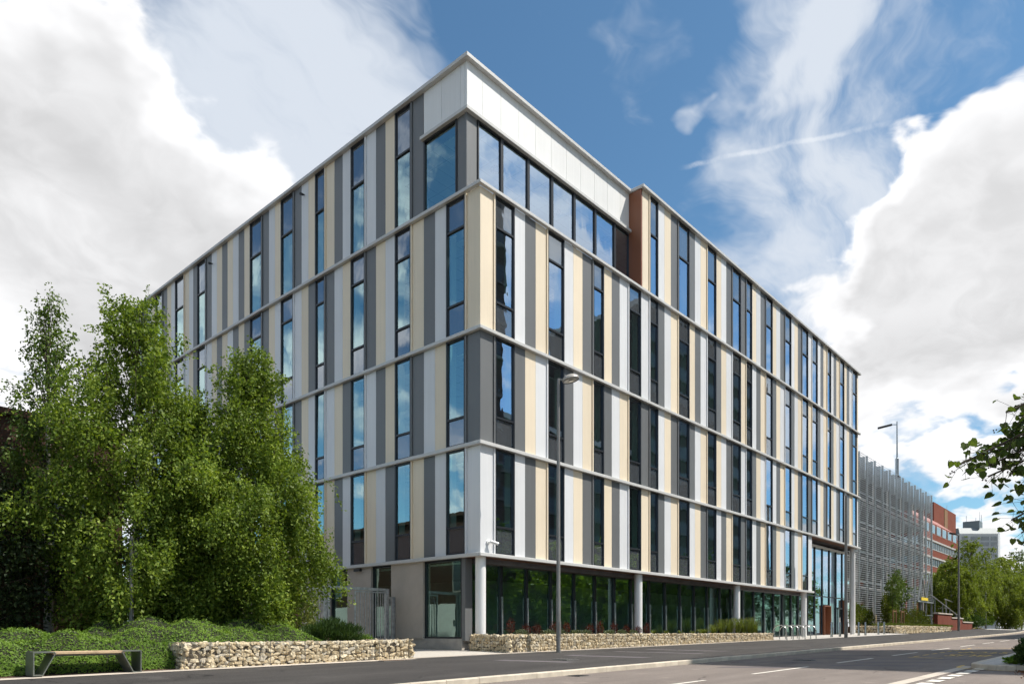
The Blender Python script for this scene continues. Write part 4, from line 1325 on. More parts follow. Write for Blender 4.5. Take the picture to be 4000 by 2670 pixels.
# ------------------------------------------------------------------ steel gate and fence
gz0 = zp(-2, 0) + 0.01
t = thing('steel_gate', 'galvanised steel barred gate with welded frame beside the beige wall', 'gate', (-1.8, 4.6, gz0))
gt = 2.69
for x in (-3.2, -0.42):
    MB().box(x - 0.07, x + 0.07, 4.53, 4.67, gz0, gt).build('post', M['steel'], t)
MB().prism([(-3.13, 4.55, gt - 0.10), (-0.49, 4.55, gt - 0.10), (-0.49, 4.55, gt), (-3.13, 4.55, gt)], (0, 0.1, 0)).build('lintel', M['steel'], t)
for x in np.arange(-1.75, -0.5, 0.115):
    MB().box(x - 0.012, x + 0.012, 4.588, 4.612, gz0 + 0.1, gt - 0.18).build('bar', M['steel'], t)
MB().box(-1.85, -0.5, 4.57, 4.63, gt - 0.18, gt - 0.13).build('top_rail', M['steel'], t)
MB().box(-1.85, -0.5, 4.57, 4.63, gz0 + 0.06, gz0 + 0.10).build('bottom_rail', M['steel'], t)
MB().box(-1.91, -1.85, 4.57, 4.63, gz0 + 0.05, gt - 0.13).build('stile', M['steel'], t)
# a second stile folded back beside the left post
MB().box(-3.08, -2.98, 4.56, 4.64, gz0 + 0.05, gt - 0.11).build('stile', M['steel'], t)
MB().box(-2.99, -2.86, 4.60, 4.63, gz0 + 0.9, gz0 + 1.15).build('lock_case', M['steel'], t)
t = thing('steel_fence', 'short galvanised barred fence left of the steel gate', 'fence', (-4.0, 4.6, gz0))
MB().box(-3.96, -3.84, 4.54, 4.66, gz0, gt - 0.05).build('post', M['steel'], t)
MB().box(-3.84, -3.27, 4.57, 4.63, gt - 0.16, gt - 0.10).build('top_rail', M['steel'], t)
MB().box(-3.84, -3.27, 4.57, 4.63, gz0 + 0.06, gz0 + 0.12).build('bottom_rail', M['steel'], t)
for x in np.arange(-3.74, -3.3, 0.115):
    MB().box(x - 0.012, x + 0.012, 4.588, 4.612, gz0 + 0.12, gt - 0.16).build('bar', M['steel'], t)
t = thing('steel_fence', 'narrow galvanised barred panel fixed to the beige wall right of the gate', 'fence', (-0.2, 4.6, gz0))
MB().box(-0.13, -0.04, 4.55, 4.65, gz0, gt - 0.3).build('post', M['steel'], t)
MB().box(-0.35, -0.13, 4.57, 4.63, gt - 0.37, gt - 0.31).build('top_rail', M['steel'], t)
for x in (-0.30, -0.22, -0.165):
    MB().box(x - 0.01, x + 0.01, 4.59, 4.61, gz0, gt - 0.37).build('bar', M['steel'], t)

# ------------------------------------------------------------------ street lamps
def lamp(label, x, y, z, top, r0, r1, head='round', dirn=(0.66, -0.75), group='street lamps'):
    t = thing('street_lamp', label, 'street lamp', (x, y, z), group)
    h = top - z
    MB().tube([(x, y, z - 0.05), (x, y, z + h * 0.2), (x, y, z + h * 0.2 + 0.04), (x, y, top)], [r0, r0, r1 * 1.12, r1 * 0.8], 18).build('column', M['lamp_grey'], t, smooth=True)
    MB().tube([(x, y, z - 0.02), (x, y, z + 0.015)], r0 * 1.5, 18).build('base_plate', M['lamp_grey'], t)
    MB().box(x - r0 * .6, x + r0 * .6, y - r0 - 0.004, y - r0 * .8, z + 0.6, z + 1.05).build('door', M['lamp_grey'], t)
    d = Vector((*dirn, 0)).normalized()
    if head == 'round':
        a = Vector((x, y, top - 0.03))
        MB().bar(a - d * 0.03, a + d * 0.16, 0.06).build('bracket', M['lamp_grey'], t)
        c = a + d * 0.42
        n = 28
        mb = MB(); prof = [(0.05, 0.155), (0.17, 0.135), (0.26, 0.075), (0.285, 0.0), (0.275, -0.025)]
        tilt = 0.22
        def pt(r, zz, th):
            u, w = r * math.cos(th), r * math.sin(th)
            s = Vector((-d.y, d.x, 0))
            return c + d * (u * math.cos(tilt) - zz * math.sin(tilt)) + s * w + Vector((0, 0, zz * math.cos(tilt) + u * math.sin(tilt)))
        for r, zz in prof:
            for k in range(n): mb.v.append(tuple(pt(r, zz, 2 * math.pi * k / n)))
        for i in range(len(prof) - 1):
            for k in range(n):
                k2 = (k + 1) % n
                mb.f.append((i * n + k2, i * n + k, (i + 1) * n + k, (i + 1) * n + k2))
        mb.f.append(tuple(range(n)))
        hd = mb.build('lantern', M['lamp_head'], t, smooth=True)
        mb = MB(); mb.poly([pt(0.255, -0.028, -2 * math.pi * k / n) for k in range(n)]); mb.build('lens', M['lens'], hd)
        mb = MB(); mb.tube([pt(0.27, -0.03, 2 * math.pi * k / n) for k in range(n + 1)], 0.012, 6, cap=False); mb.build('rim', M['black'], hd)
        mb = MB(); mb.prism([pt(0.11, -0.06, -2 * math.pi * k / 4 + .78) for k in range(4)], (0, 0, 0.03)); mb.build('lamp_unit', M['stainless'], hd)
        MB().bar(pt(0.29, 0.0, R(80)), pt(0.1, 0.15, R(80)), 0.03).build('latch', M['black'], hd)
    elif head == 'flat':
        a = Vector((x, y, top))
        MB().bar(a, a + d * 0.5 + Vector((0, 0, 0.1)), 0.07).build('bracket', M['lamp_grey'], t)
        MB().bar(a + d * 0.45 + Vector((0, 0, 0.1)), a + d * 1.15 + Vector((0, 0, 0.2)), 0.30, 0.12).build('lantern', M['black'], t)
    return t
lamp('near street lamp with round lantern before the facade and long gabion wall', 1.48, -2.25, zp(1.48, -2.25), 9.60, 0.078, 0.062)
lamp('plain dark grey post without lantern before the glazed entrance', 30.9, -2.5, zp(30.9, -2.5), 9.75, 0.11, 0.09, None)
lamp('street lamp on the footway at the end of the car park gabion wall', 71.2, -1.6, zp(71, -1.6), 11.3, 0.12, 0.09, 'flat', (-0.8, 0.5))
lamp('far street lamp among the birches beyond the brick steps', 113.0, 2.2, zp(113, 0) + 0.1, 12.4, 0.12, 0.09, 'round', (0.6, -0.8))
lamp('thin grey column rising out of the clipped hedge into the birch', -10.75, 1.5, zp(-10.6, 0) + 0.02, 3.4, 0.06, 0.05, None)

# ------------------------------------------------------------------ bollards and bicycle stands
lab = ['first stainless bollard beside the bicycle stands', 'stainless bollard just left of the dark grey post', 'stainless bollard just right of the last white column',
       'stainless bollard second right of the last white column', 'stainless bollard third right of the last white column', 'stainless bollard farthest right before the far gabion bed']
for (x, y), l in zip(((30.99, -1.58), (32.57, -1.61), (37.24, -1.43), (38.58, -1.5), (43.17, -1.15), (44.68, -1.18)), lab):
    z = zp(x, y) + 0.01
    t = thing('bollard', l, 'bollard', (x, y, z), 'stainless bollards')
    MB().lathe([(0.075, z - 0.05), (0.075, z + 0.94), (0.068, z + 0.965), (0.02, z + 0.975)], (x, y, 0), 20).build('tube', M['stainless'], t, smooth=True)
    MB().lathe([(0.085, z - 0.005), (0.085, z + 0.012)], (x, y, 0), 20).build('collar', M['stainless'], t)
xs_h = [22.3, 23.25, 24.15, 25.08, 26.0, 26.92]
for k, x in enumerate([20.45 + 0.0, 21.4] + xs_h):
    if k < 1: continue
    z = zp(x, -1.6) + 0.01
    y0, y1 = -2.0, -1.22
    pts = [(x, y0, z - 0.05), (x, y0, z + 0.45)] + [(x, (y0 + y1) / 2 - math.cos(a) * (y1 - y0) / 2, z + 0.45 + math.sin(a) * 0.36) for a in [math.pi * i / 12 for i in range(1, 12)]] + [(x, y1, z + 0.45), (x, y1, z - 0.05)]
    if x < 22.2: continue
    t = thing('bicycle_stand', 'stainless hoop bicycle stand, %s from the end of the long gabion wall' % ordn[k - 2], 'bicycle stand', (x, -1.6, z), 'bicycle stands')
    MB().tube(pts, 0.026, 10).build('hoop', M['stainless'], t, smooth=True)
    for y in (y0, y1):
        MB().lathe([(0.06, z - 0.004), (0.06, z + 0.008)], (x, y, 0), 14).build('foot_plate', M['stainless'], t)

# ------------------------------------------------------------------ car park with wire screen
GX0, GX1, GYp, GZt = 50.5, 86.4, 4.0, 18.45
t = thing('car_park', 'grey multi storey car park behind a screen of horizontal steel wires', 'car park', (68, 4, 1.5))
posts = [53.7, 56.29, 58.85, 61.55, 64.31, 67.09, 69.69, 72.5, 75.28, 77.93, 80.68, 83.38, 86.33]
for x in posts:
    MB().box(x - 0.06, x + 0.06, GYp - 0.02, GYp + 0.16, 1.2, GZt).build('post', M['steel'], t)
    MB().box(x - 0.10, x + 0.10, GYp + 0.24, GYp + 0.7, 16.2, GZt - 0.05).build('post_head', M['steel'], t)
wires = MB()
z = 1.9
while z < GZt:
    if z < 4.75:
        wires.box(GX0, 78.3, GYp - 0.065, GYp - 0.04, z, z + 0.038)
    else:
        wires.box(GX0, GX1, GYp - 0.065, GYp - 0.04, z, z + 0.038)
    z += 0.205
tag(wires.build('wire_screen', M['wirelight'], t), kind='stuff')
for lv in (5.31, 8.28, 11.25, 14.2, 17.1):
    MB().box(GX0, GX1 - 0.2, GYp + 0.9, 26, lv - 0.35, lv).build('deck', M['deck'], t)
    for a, b in zip(posts, posts[1:]):
        MB().box(a + 0.3, b - 0.3, GYp + 0.72, GYp + 0.85, lv + 0.02, lv + 0.32).build('edge_beam', M['deck'], t)
        MB().box(a + 0.2, b - 0.2, GYp + 0.74, GYp + 0.80, lv + 0.75, lv + 0.83).build('guard_rail', M['steel'], t)
for x in posts[::2]:
    MB().box(x - 0.25, x + 0.25, GYp + 1.0, GYp + 1.5, 1.2, 16.8).build('column', M['deck'], t)
    for yy in (10.0, 17.0):
        MB().box(x - 0.25, x + 0.25, yy, yy + .5, 1.2, 16.8).build('column', M['deck'], t)
MB().box(GX0 + 0.1, 84, 20, 20.3, 1.2, 16.9).build('inner_wall', M['garage_dark'], t)
MB().box(GX0, GX1, GYp + 0.95, 26, 1.15, 1.45).build('ground_deck', M['garage_dark'], t)
for i, j in ((1, 0), (2, 0), (4, 0), (5, 0), (7, 0)):
    x0 = posts[i]
    for z0 in (2.4, 5.4, 8.4, 11.4):
        MB().bar((x0 + .4, GYp + 0.3, z0), (x0 + 2.2, GYp + 0.3, z0 + 2.6), 0.03).build('brace', M['steel'], t)
for xa, xb in ((78.4, 80.6), (80.6, 82.6), (82.6, 84.3), (84.3, 86.2)):
    s = 1 if xa in (78.4, 82.6) else -1
    MB().bar((xa if s > 0 else xb, GYp - 0.12, 4.8), (xb if s > 0 else xa, GYp - 0.12, 7.9), 0.14).build('truss_bar', M['steel'], t)
MB().box(78.3, 86.5, GYp - 0.16, GYp - 0.08, 4.62, 4.80).build('gate_lintel', M['steel'], t)
g_ = MB(); 
gd = MB().box(78.45, 86.3, GYp - 0.10, GYp - 0.06, 4.0 - 0.95, 3.12).build('gate', M['steel'], t)
for x in np.arange(78.5, 86.3, 0.78):
    MB().box(x - 0.02, x + 0.02, GYp - 0.09, GYp - 0.06, 1.5, 3.06).build('gate_bar', M['steel'], gd)
for z in (1.6, 1.95, 2.3, 2.65):
    MB().box(78.45, 86.3, GYp - 0.085, GYp - 0.065, z, z + 0.03).build('gate_rail', M['steel'], gd)
for x in np.arange(78.7, 86.2, 0.45):
    MB().box(x, x + 0.25, 7.9, 8.0, 1.45, 4.5).build('hoarding_board', M['brick_old'], t)
tag(MB().box(79.6, 82.95, 3.74, 3.80, 4.84, 5.20).build('height_sign', M['yellow']), 'long yellow height limit sign over the car park gate', 'sign')
t2 = thing('notice_post', 'narrow red and white upright sign left of the car park gate', 'sign', (78.0, 3.6, 1.6))
MB().box(77.85, 78.15, 3.58, 3.64, 1.5, 3.4).build('board', M['whiteplastic'], t2)
for z in (1.8, 2.2, 2.6, 3.0):
    MB().tube([(78.0, 3.57, z), (78.0, 3.565, z)], 0.12, 14).build('red_disc', M['redsign'], t2)
t2 = thing('roof_lamp', 'tall thin lamp mast standing on the car park roof', 'lamp', (73.8, 5.0, 18.4))
MB().tube([(73.8, 5, 17.1), (73.8, 5, 21), (73.8, 5, 21.1), (73.76, 5, 25.3)], [0.19, 0.19, 0.09, 0.06], 12).build('mast', M['steel'], t2, smooth=True)
MB().box(73.45, 74.15, 4.7, 5.3, 18.75, 19.0).build('clamp', M['black'], t2)
MB().bar((73.8, 5, 24.95), (73.6, 5.6, 25.0), 0.08).build('arm', M['steel'], t2)
MB().bar((73.65, 5.5, 25.0), (73.2, 6.9, 24.75), 0.34, 0.17).build('lantern', M['black'], t2)
# bed in front of the car park
tag(MB().box(49.35, 70.5, -0.45, 3.9, 0.8, 1.50).build('bed_soil', M['soil']), kind='structure')
P, Dn = [], []
gr = []
for k in range(9000):
    x = random.uniform(49.0, 74); y = random.uniform(-0.6, 0.9)
    P.append((x, y, 1.5)); Dn.append((random.gauss(0, .4), random.gauss(0, .4), 1))
tag(leaf_cloud('bed_grass', P, Dn, 0.30, M['leaf_grass'], width=0.12), 'strip of green grass along the top of the car park bed', 'grass', kind='stuff')
for k, x in enumerate((49.6, 50.6, 51.8, 53.0, 54.2, 60.5, 61.8, 63.2, 65.5, 67.0, 68.6, 70.2, 71.8, 73.4, 75.0, 76.6)):
    if k in (5, 6, 7):
        shrub('leafy_climber', 'tall bright green climber on the car park screen, %s from the young trees' % ordn[k - 5], (x, 2.7, 1.5), .8, .5, 3.4 - .4 * (k - 5), 1500, 0.17, M['leaf_climb'], 'climber', 'climbers on the car park screen')
    else:
        n_ = k if k < 5 else k - 8
        side_ = 'left of the young trees' if k < 5 else 'right of the young trees'
        shrub('leafy_climber', 'low climber at the foot of the car park screen, %s %s' % (ordn[n_], side_), (x, 2.6, 1.5), .36, .4, random.uniform(1.3, 2.3), 520, 0.17, M['leaf_climb'], 'climber', 'climbers on the car park screen')
for k, (x, y, top) in enumerate(((53.5, 0.4, 6.0), (55.0, 0.5, 6.7), (56.6, 0.4, 5.9))):
    lb = ['left', 'middle, tallest', 'right'][k]
    birch('%s of the three staked young trees before the car park' % lb, (x, y, 1.5), top, 0.72, 22, 9, 16, 0.15, M['leaf_birch2'], 70 + k, low=0.42, weep=0.25, barkm='barkdark', group='staked young trees', name='young_tree', shoots=5, trunk_r=0.05)
t = thing('tree_stakes', 'brown timber stakes and rails round the young trees', 'tree stakes', (54.3, 0.2, 1.5))
for x in (52.2, 53.2, 54.9, 55.8):
    MB().box(x - 0.05, x + 0.05, 0.0, 0.1, 1.4, 3.0).build('stake', M['stake'], t)
for a, b in ((52.25, 53.15), (54.95, 55.75)):
    MB().box(a, b, 0.02, 0.08, 2.82, 2.92).build('rail', M['stake'], t)

# ------------------------------------------------------------------ brick steps, bank and planting beyond
t = thing('brick_step_wall', 'stepped red brick wall with pale copings beside the far steps', 'brick wall', (80, 0.3, 1.3))
for a, b, ztop in ((70.9, 78.0, 2.95), (78.0, 84.2, 2.55), (84.2, 90.5, 2.12)):
    MB().box(a, b - 0.003, 0.3, 0.65, 0.9, ztop).build('wall', M['brick_red'], t)
    MB().box(a - 0.05, b + 0.25, 0.22, 0.73, ztop + 0.002, ztop + 0.16).build('coping', M['edging'], t, bevel=0.03)
t = thing('handrail', 'grey tubular handrail sloping down beside the brick steps', 'handrail', (84, 1.6, 1.5))
MB().tube([(74, 1.6, 5.2), (90.2, 1.6, 2.9), (91.6, 1.6, 2.75), (91.6, 1.6, 1.2)], 0.05, 8).build('rail', M['steel'], t, smooth=True)
for x, z in ((76, 4.9), (80, 4.35), (84, 3.8), (88, 3.2)):
    MB().tube([(x, 1.6, 1.2), (x, 1.6, z)], 0.04, 8).build('baluster', M['steel'], t)
t = thing('cycle_shelter', 'bent steel tube frame with white canopy at the car park corner', 'shelter', (88, 3, 1.5))
for x, y in ((87.2, 2.6), (92.5, 2.6)):
    MB().tube([(x, y, 1.2), (x, y, 4.7), (x - .3, y, 5.05), (x - .8, y, 5.15)], 0.07, 8).build('frame', M['steel'], t, smooth=True)
MB().tube([(86.5, 2.6, 5.15), (92.0, 2.6, 4.9)], 0.06, 8).build('purlin', M['steel'], t)
MB().box(92.3, 99, 1.8, 4.6, 4.1, 4.28).build('canopy', M['whiteplastic'], t, bevel=0.03)
mb = MB()
for i in range(31):
    for j in range(9):
        x = 88 + i * 3.2; y = 1.0 + j * 1.6 + bend(x) * 0.55
        hgt = min(1, j / 5) * (2.1 - 0.0 * i) * min(1, max(0.15, (x - 86) / 12)) * (1 if x < 135 else max(0.2, 1 - (x - 135) / 50))
        mb.v.append((x, y, zp(x, 0) + 0.02 + hgt))
for i in range(30):
    for j in range(8):
        a = i * 9 + j
        mb.f.append((a, a + 9, a + 10, a + 1))
struct('grass_bank', mb, M['drygrass'], smooth=True)
for k, (x, y, rx, h, lb) in enumerate(((98, 1.7, 3.8, 1.5, 'dark green ground juniper nearest the brick steps'), (112, 4.8, 4.0, 1.7, 'ground juniper in the middle of the dry bank'), (121, 4.0, 5.0, 1.9, 'ground juniper around the foot of the far lamp'), (133, 5.5, 6.0, 1.9, 'ground juniper below the teal board'), (148, 8.0, 7.0, 2.2, 'ground juniper at the far right end of the bank'))):
    shrub('juniper_shrub', lb, (x, y, zp(x, 0) + (0.2 if k == 0 else 0.7)), rx, 1.6, h, 3600, 0.22, M['leaf_hedge'] if k else M['leaf_pine'], group='ground junipers on the bank')
t = thing('retaining_wall', 'long red brick retaining wall behind the bank', 'brick wall', (120, 11, 3))
for a, b, y in ((97, 118, 9.5), (118, 140, 12), (140, 170, 17)):
    MB().box(a, b - 0.01, y, y + 0.4, 1.5, 5.6).build('wall', M['brick_red'], t)
    MB().box(a - .1, b + .1, y - 0.1, y + 0.5, 5.602, 5.75).build('coping', M['edging'], t)
gabion('small gabion wall halfway up the dry bank', [((101, 5.2), (112, 6.3))], 4.1, 0.5, (0.3, 0.5), (0.25, 0.35), 91, top=False)
t = thing('notice_board', 'teal and white site board on posts among the far birches', 'board', (133.5, 1.7, 1.8))
MB().prism([(132.6, 2.45, 3.9), (134.6, 0.6, 3.9), (134.66, 0.66, 3.9), (132.66, 2.51, 3.9)], (0, 0, 1.5)).build('teal_panel', M['teal'], t)
MB().prism([(132.6, 2.45, 2.6), (134.6, 0.6, 2.6), (134.66, 0.66, 2.6), (132.66, 2.51, 2.6)], (0, 0, 1.29)).build('white_panel', M['whiteplastic'], t)
for u in (0.12, 0.58):
    MB().prism([(132.6 + 2 * u - .02, 2.45 - 1.85 * u - .02, 2.95), (132.6 + 2 * (u + .32) - .02, 2.45 - 1.85 * (u + .32) - .02, 2.95), (132.6 + 2 * (u + .32), 2.45 - 1.85 * (u + .32), 2.95), (132.6 + 2 * u, 2.45 - 1.85 * u, 2.95)], (0, 0, 0.6)).build('print', M['navy'], t)
for u in (0.15, 0.85):
    MB().box(132.65 + 2 * u, 132.77 + 2 * u, 2.5 - 1.85 * u, 2.62 - 1.85 * u, 1.2, 5.2).build('post', M['stake'], t)
sheet('drop_kerb_paving', M['slab'], 92, 112, -5.9, -2.6, lambda x, y: zp(x, y) + 0.01, 10)

far_b = [(105.5, 2.9, 14.6, 5.0, 'birch with crooked white trunk rising above the far brick wall'), (93.5, 3.2, 10.6, 3.2, 'airy young birch in front of the red brick offices'), (127, 1.6, 13.6, 5.2, 'birch behind the far street lamp'),
         (117, -0.2, 9.6, 3.6, 'lower birch leaning over the far footway'), (141, 0.9, 12.8, 5.5, 'birch at the right edge beyond the teal board'), (99, 5.2, 9.5, 3.8, 'dense birch beside the cycle shelter'), (152, 3.0, 17, 6, 'tall dark tree farthest away at the right edge')]
for k, (x, y, top, wd, lb) in enumerate(far_b):
    birch(lb, (x, y, zp(x, 0)), top, wd, 54, 20, 15, 0.20, M['leaf_far'] if k != 6 else M['leaf_birch2'], 200 + k, low=0.16, weep=1.9, group='birches on the bank', shoots=8)

# ------------------------------------------------------------------ red brick offices, far tower
t = thing('brick_offices', 'red brick office block with grey strip windows and copper mansard beyond the car park', 'office building', (166, 17.4, 2))
BX0, BX1, BY = 140.0, 179.4, 17.4
bands = [(21.45, 20.13), (18.11, 16.66), (14.64, 13.32), (11.36, 9.9), (8.0, 6.5), (4.6, 1.0)]
for a, b in bands:
    MB().box(BX0, BX1, BY, BY + 12, b, a).build('brick_band', M['brick_red'], t)
strips = [(20.13, 18.11), (16.66, 14.64), (13.32, 11.36), (9.9, 8.0), (6.5, 4.6)]
for k, (a, b) in enumerate(strips):
    MB().box(BX0, BX1 + 0.05, BY - 0.12, BY + 0.2, a - 0.34, a - 0.002).build('lintel', M['concrete'], t)
    MB().box(BX0 + 0.1, BX1 - 0.1, BY + 0.14, BY + 11, b + 0.002, a - 0.342).build('strip_glass', M['glasssky'] if k == 0 else M['glassfar'], t)
    MB().box(BX0, BX1 + .02, BY - 0.06, BY + 0.138, b + 0.002, b + 0.12).build('sill', M['concrete'], t)
    for x in np.arange(BX0 + 0.6, BX1, 1.7):
        MB().box(x - 0.06, x + 0.06, BY + 0.02, BY + 0.135, b + 0.122, a - 0.344).build('mullion', M['concrete'], t)
mb = MB()
mb.hexa([(BX0, BY + 0.05, 21.46), (BX1, BY + 0.05, 21.46), (BX1, BY + 12, 21.46), (BX0, BY + 12, 21.46), (BX0, BY + 0.9, 24.2), (BX1, BY + 0.9, 24.2), (BX1, BY + 11, 24.2), (BX0, BY + 11, 24.2)])
mb.hexa([(BX0, BY + 0.9, 24.2), (BX1, BY + 0.9, 24.2), (BX1, BY + 11, 24.2), (BX0, BY + 11, 24.2), (BX0, BY + 4.2, 27.0), (BX1 - 2, BY + 4.2, 27.0), (BX1 - 2, BY + 9, 27.0), (BX0, BY + 9, 27.0)])
rf = mb.build('mansard_roof', M['copperroof'], t)
for x in np.arange(BX0 + 1, BX1, 1.0):
    MB().bar((x, BY + 0.02, 21.5), (x, BY + 0.86, 24.22), 0.09).build('standing_seam', M['copperroof'], rf)
for x in np.arange(145.2, BX1 - 2, 5.4):
    w = MB().box(x - 0.15, x + 3.55, BY - 0.02, BY + 1.0, 21.5, 23.35).build('window', M['concrete'], t)
    for j in range(3):
        MB().box(x + 0.05 + j * 1.13, x + 1.08 + j * 1.13, BY - 0.05, BY - 0.022, 21.62, 23.2).build('pane', M['glasssky'], w)
MB().box(176, 201, 22, 34, 24, 31.8).build('plant_room', M['brick_red'], t)
MB().box(187, 190.6, 21.9, 22.05, 26, 31.4).build('louvre', M['stake'], t)

t = thing('tower_block', 'distant white gridded tower block with dark roof and aerials', 'tower', (570, 75, 5))
TF = [Vector((562.8, 84.8, 0)), Vector((580.8, 64.7, 0)), Vector((585.1, 59.9, 0))]
dF = (TF[1] - TF[0]).normalized(); nF = Vector((dF.y, -dF.x, 0))
if nF.dot(Vector((-17, -17, 0)) - TF[0]) < 0: nF = -nF
bk = -nF
mb = MB()
dep = 26
sd = (TF[2] - TF[1]) * 1.0
ring = [TF[0], TF[1], TF[1] + dF * 3 + bk * 2.5, TF[1] + dF * 3 + bk * dep, TF[0] + bk * dep]
mb.prism([(p.x, p.y, 2) for p in ring], (0, 0, 67.2))
mb.build('shaft', M['towerwhite'], t)
ring2 = [TF[0] + dF * .8 + bk * 1.2, TF[1] + bk * 1.2, TF[1] + dF * 1 + bk * 3.2, TF[1] + dF * 1 + bk * (dep - 2), TF[0] + bk * (dep - 2)]
mb = MB(); n = 5
mb.v = [(p.x, p.y, 69.3) for p in ring] + [(p.x + bk.x * 1.4, p.y + bk.y * 1.4, 73.5) for p in ring2]
mb.f = [tuple(reversed(range(5))), tuple(range(5, 10))] + [(i, (i + 1) % 5, 5 + (i + 1) % 5, 5 + i) for i in range(5)]
mb.build('roof', M['roofgrey'], t)
TL = (TF[1] - TF[0]).length
for fl in range(16):
    z0 = 66.0 - fl * 3.95
    for (u0, u1) in ((0.045, 0.215), (0.275, 0.47), (0.54, 0.745), (0.80, 0.955)):
        a = TF[0] + dF * TL * u0 + nF * 0.12; b = TF[0] + dF * TL * u1 + nF * 0.12
        w = MB().prism([(a.x, a.y, z0 - 1.5), (b.x, b.y, z0 - 1.5), (b.x + bk.x * .1, b.y + bk.y * .1, z0 - 1.5), (a.x + bk.x * .1, a.y + bk.y * .1, z0 - 1.5)], (0, 0, 2.7)).build('window', M['band_dark'], t)
for k in range(34):
    u = 0.02 + 0.96 * k / 33
    a = TF[0] + dF * TL * u + nF * 0.3
    MB().box(a.x - 0.16, a.x + 0.16, a.y - 0.16, a.y + 0.16, 4, 69.2).build('fin', M['towerwhite'], t)
c0 = TF[0] + dF * TL * 0.55 + bk * 9
MB().box(c0.x - 6, c0.x + 6, c0.y - 5, c0.y + 5, 73, 78.6).build('plant_room', M['roofgrey'], t)
c1 = TF[0] + dF * TL * 0.02 + bk * 16
MB().box(c1.x - 9, c1.x + 5, c1.y - 2, c1.y + 9, 60, 76.5).build('annex', M['roofgrey'], t)
MB().tube([(c1.x + 1, c1.y, 76), (c1.x + 1, c1.y, 92)], [0.35, 0.12], 6).build('aerial', M['steel'], t)
for k, (dx, h) in enumerate(((-4, 83), (2, 82), (4.5, 86), (5.6, 84))):
    MB().tube([(c0.x + dx, c0.y - dx * .8, 78), (c0.x + dx, c0.y - dx * .8, h)], 0.16, 6).build('aerial', M['steel'], t)

# ------------------------------------------------------------------ left: old brick building and wall
t = thing('old_brick_building', 'dark old brick building in shade behind the birches at far left', 'building', (-20, 7, 0.4))
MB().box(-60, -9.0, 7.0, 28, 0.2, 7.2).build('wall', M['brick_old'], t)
MB().box(-60.2, -8.85, 6.85, 28.2, 7.202, 7.38).build('coping', M['brick_old'], t)
for x in np.arange(-24, -10, 3.2):
    w = MB().box(x, x + 1.3, 6.93, 6.995, 3.4, 5.2).build('window', M['concrete'], t)
    MB().box(x + .1, x + 1.2, 6.90, 6.928, 3.5, 5.1).build('pane', M['glassfar'], w)
for y in np.arange(9.5, 26, 4):
    w = MB().box(-8.995, -8.94, y, y + 1.6, 3.2, 5.2).build('window', M['concrete'], t)
    MB().box(-8.938, -8.92, y + .1, y + 1.5, 3.3, 5.1).build('pane', M['glassfar'], w)
MB().box(-8.996, -8.97, 9.2, 27, 0.5, 2.6).build('whitewashed_base', M['lining'], t)
t = thing('brick_pier', 'old brick pier ending the garden wall beside the gate', 'brick wall', (-5.5, 3.1, 0.4))
MB().box(-5.85, -5.25, 2.9, 3.4, 0.2, 3.5).build('pier', M['brick_old'], t)
MB().box(-5.9, -5.2, 2.85, 3.45, 3.502, 3.6).build('cap', M['concrete'], t)

# ------------------------------------------------------------------ across the road: towers mirrored in the glass and shading the road
def slab_block(label, x0, x1, y0, y1, h, storey, group='blocks across the road'):
    t = thing('tower_block', label, 'tower', ((x0 + x1) / 2, y0, 0), group)
    MB().box(x0, x1, y0, y1, -0.5, h).build('wall', M['brick_far'], t)
    MB().box(x0 - 0.2, x1 + 0.2, y0 - 0.2, y1 + 0.2, h + 0.002, h + 0.6).build('parapet', M['concrete'], t)
    z = 4.0
    while z < h - 2.5:
        MB().box(x0 + 0.5, x1 - 0.5, y1 + 0.002, y1 + 0.06, z, z + 1.5).build('window_band', M['band_dark'], t)
        MB().box(x0, x1, y1 + 0.002, y1 + 0.18, z - 0.35, z - 0.05).build('floor_band', M['band_mid'], t)
        z += storey
slab_block('dark tower across the road, nearest the junction and mirrored in the corner glass', 20.8, 34.0, -46, -30, 43, 3.4)
slab_block('lower dark block between the two towers across the road', 34.2, 59, -47, -32, 23, 3.4)
slab_block('wide dark tower across the road mirrored in the middle of the facade', 60, 97, -46, -30, 42, 3.4)
for k, (x, y, top) in enumerate(((15, -20.5, 8.5), (23, -21, 9.5), (31, -20, 9), (39, -21, 10), (47, -20, 9), (56, -21, 10.5), (66, -20, 9.5), (78, -20, 10), (90, -20, 10))):
    birch('street tree across the road, %s from the junction' % ordn[k], (x, y, zr(x) + 0.1), top, 3.6, 40, 16, 11, 0.26, M['leaf_street'], 300 + k, low=0.12, weep=1.2, group='street trees across the road', name='street_tree', shoots=5)

# island shrub and weeds
shrub('island_shrub', 'dark green upright shrub on the paved corner island at lower right', (3.7, -15.15, zr(3.7) + 0.12), 0.55, 0.42, 0.62, 4200, 0.075, M['leaf_pine'], up=1.0)
shrub('island_weeds', 'low green weeds in front of the island shrub', (4.6, -14.72, zr(4.6) + 0.12), 0.7, 0.3, 0.16, 1500, 0.07, M['leaf_hedge'], 'plant')
P, Dn = [], []
for k in range(500):
    a = random.uniform(0, 1); x_ = 3.3 - a * 7
    P.append((x_, -14.95 - (3.4 - x_) * 0.2 + abs(random.gauss(0, .09)), zr(x_) + 0.012)); Dn.append((random.gauss(0, 1), random.gauss(0, 1), random.uniform(0, .3)))
tag(leaf_cloud('fallen_leaves', P, Dn, 0.05, simple('dead leaf', (0.16, 0.07, 0.03), 0.9), None), 'fallen brown leaves along the island kerb', 'leaves', kind='stuff')

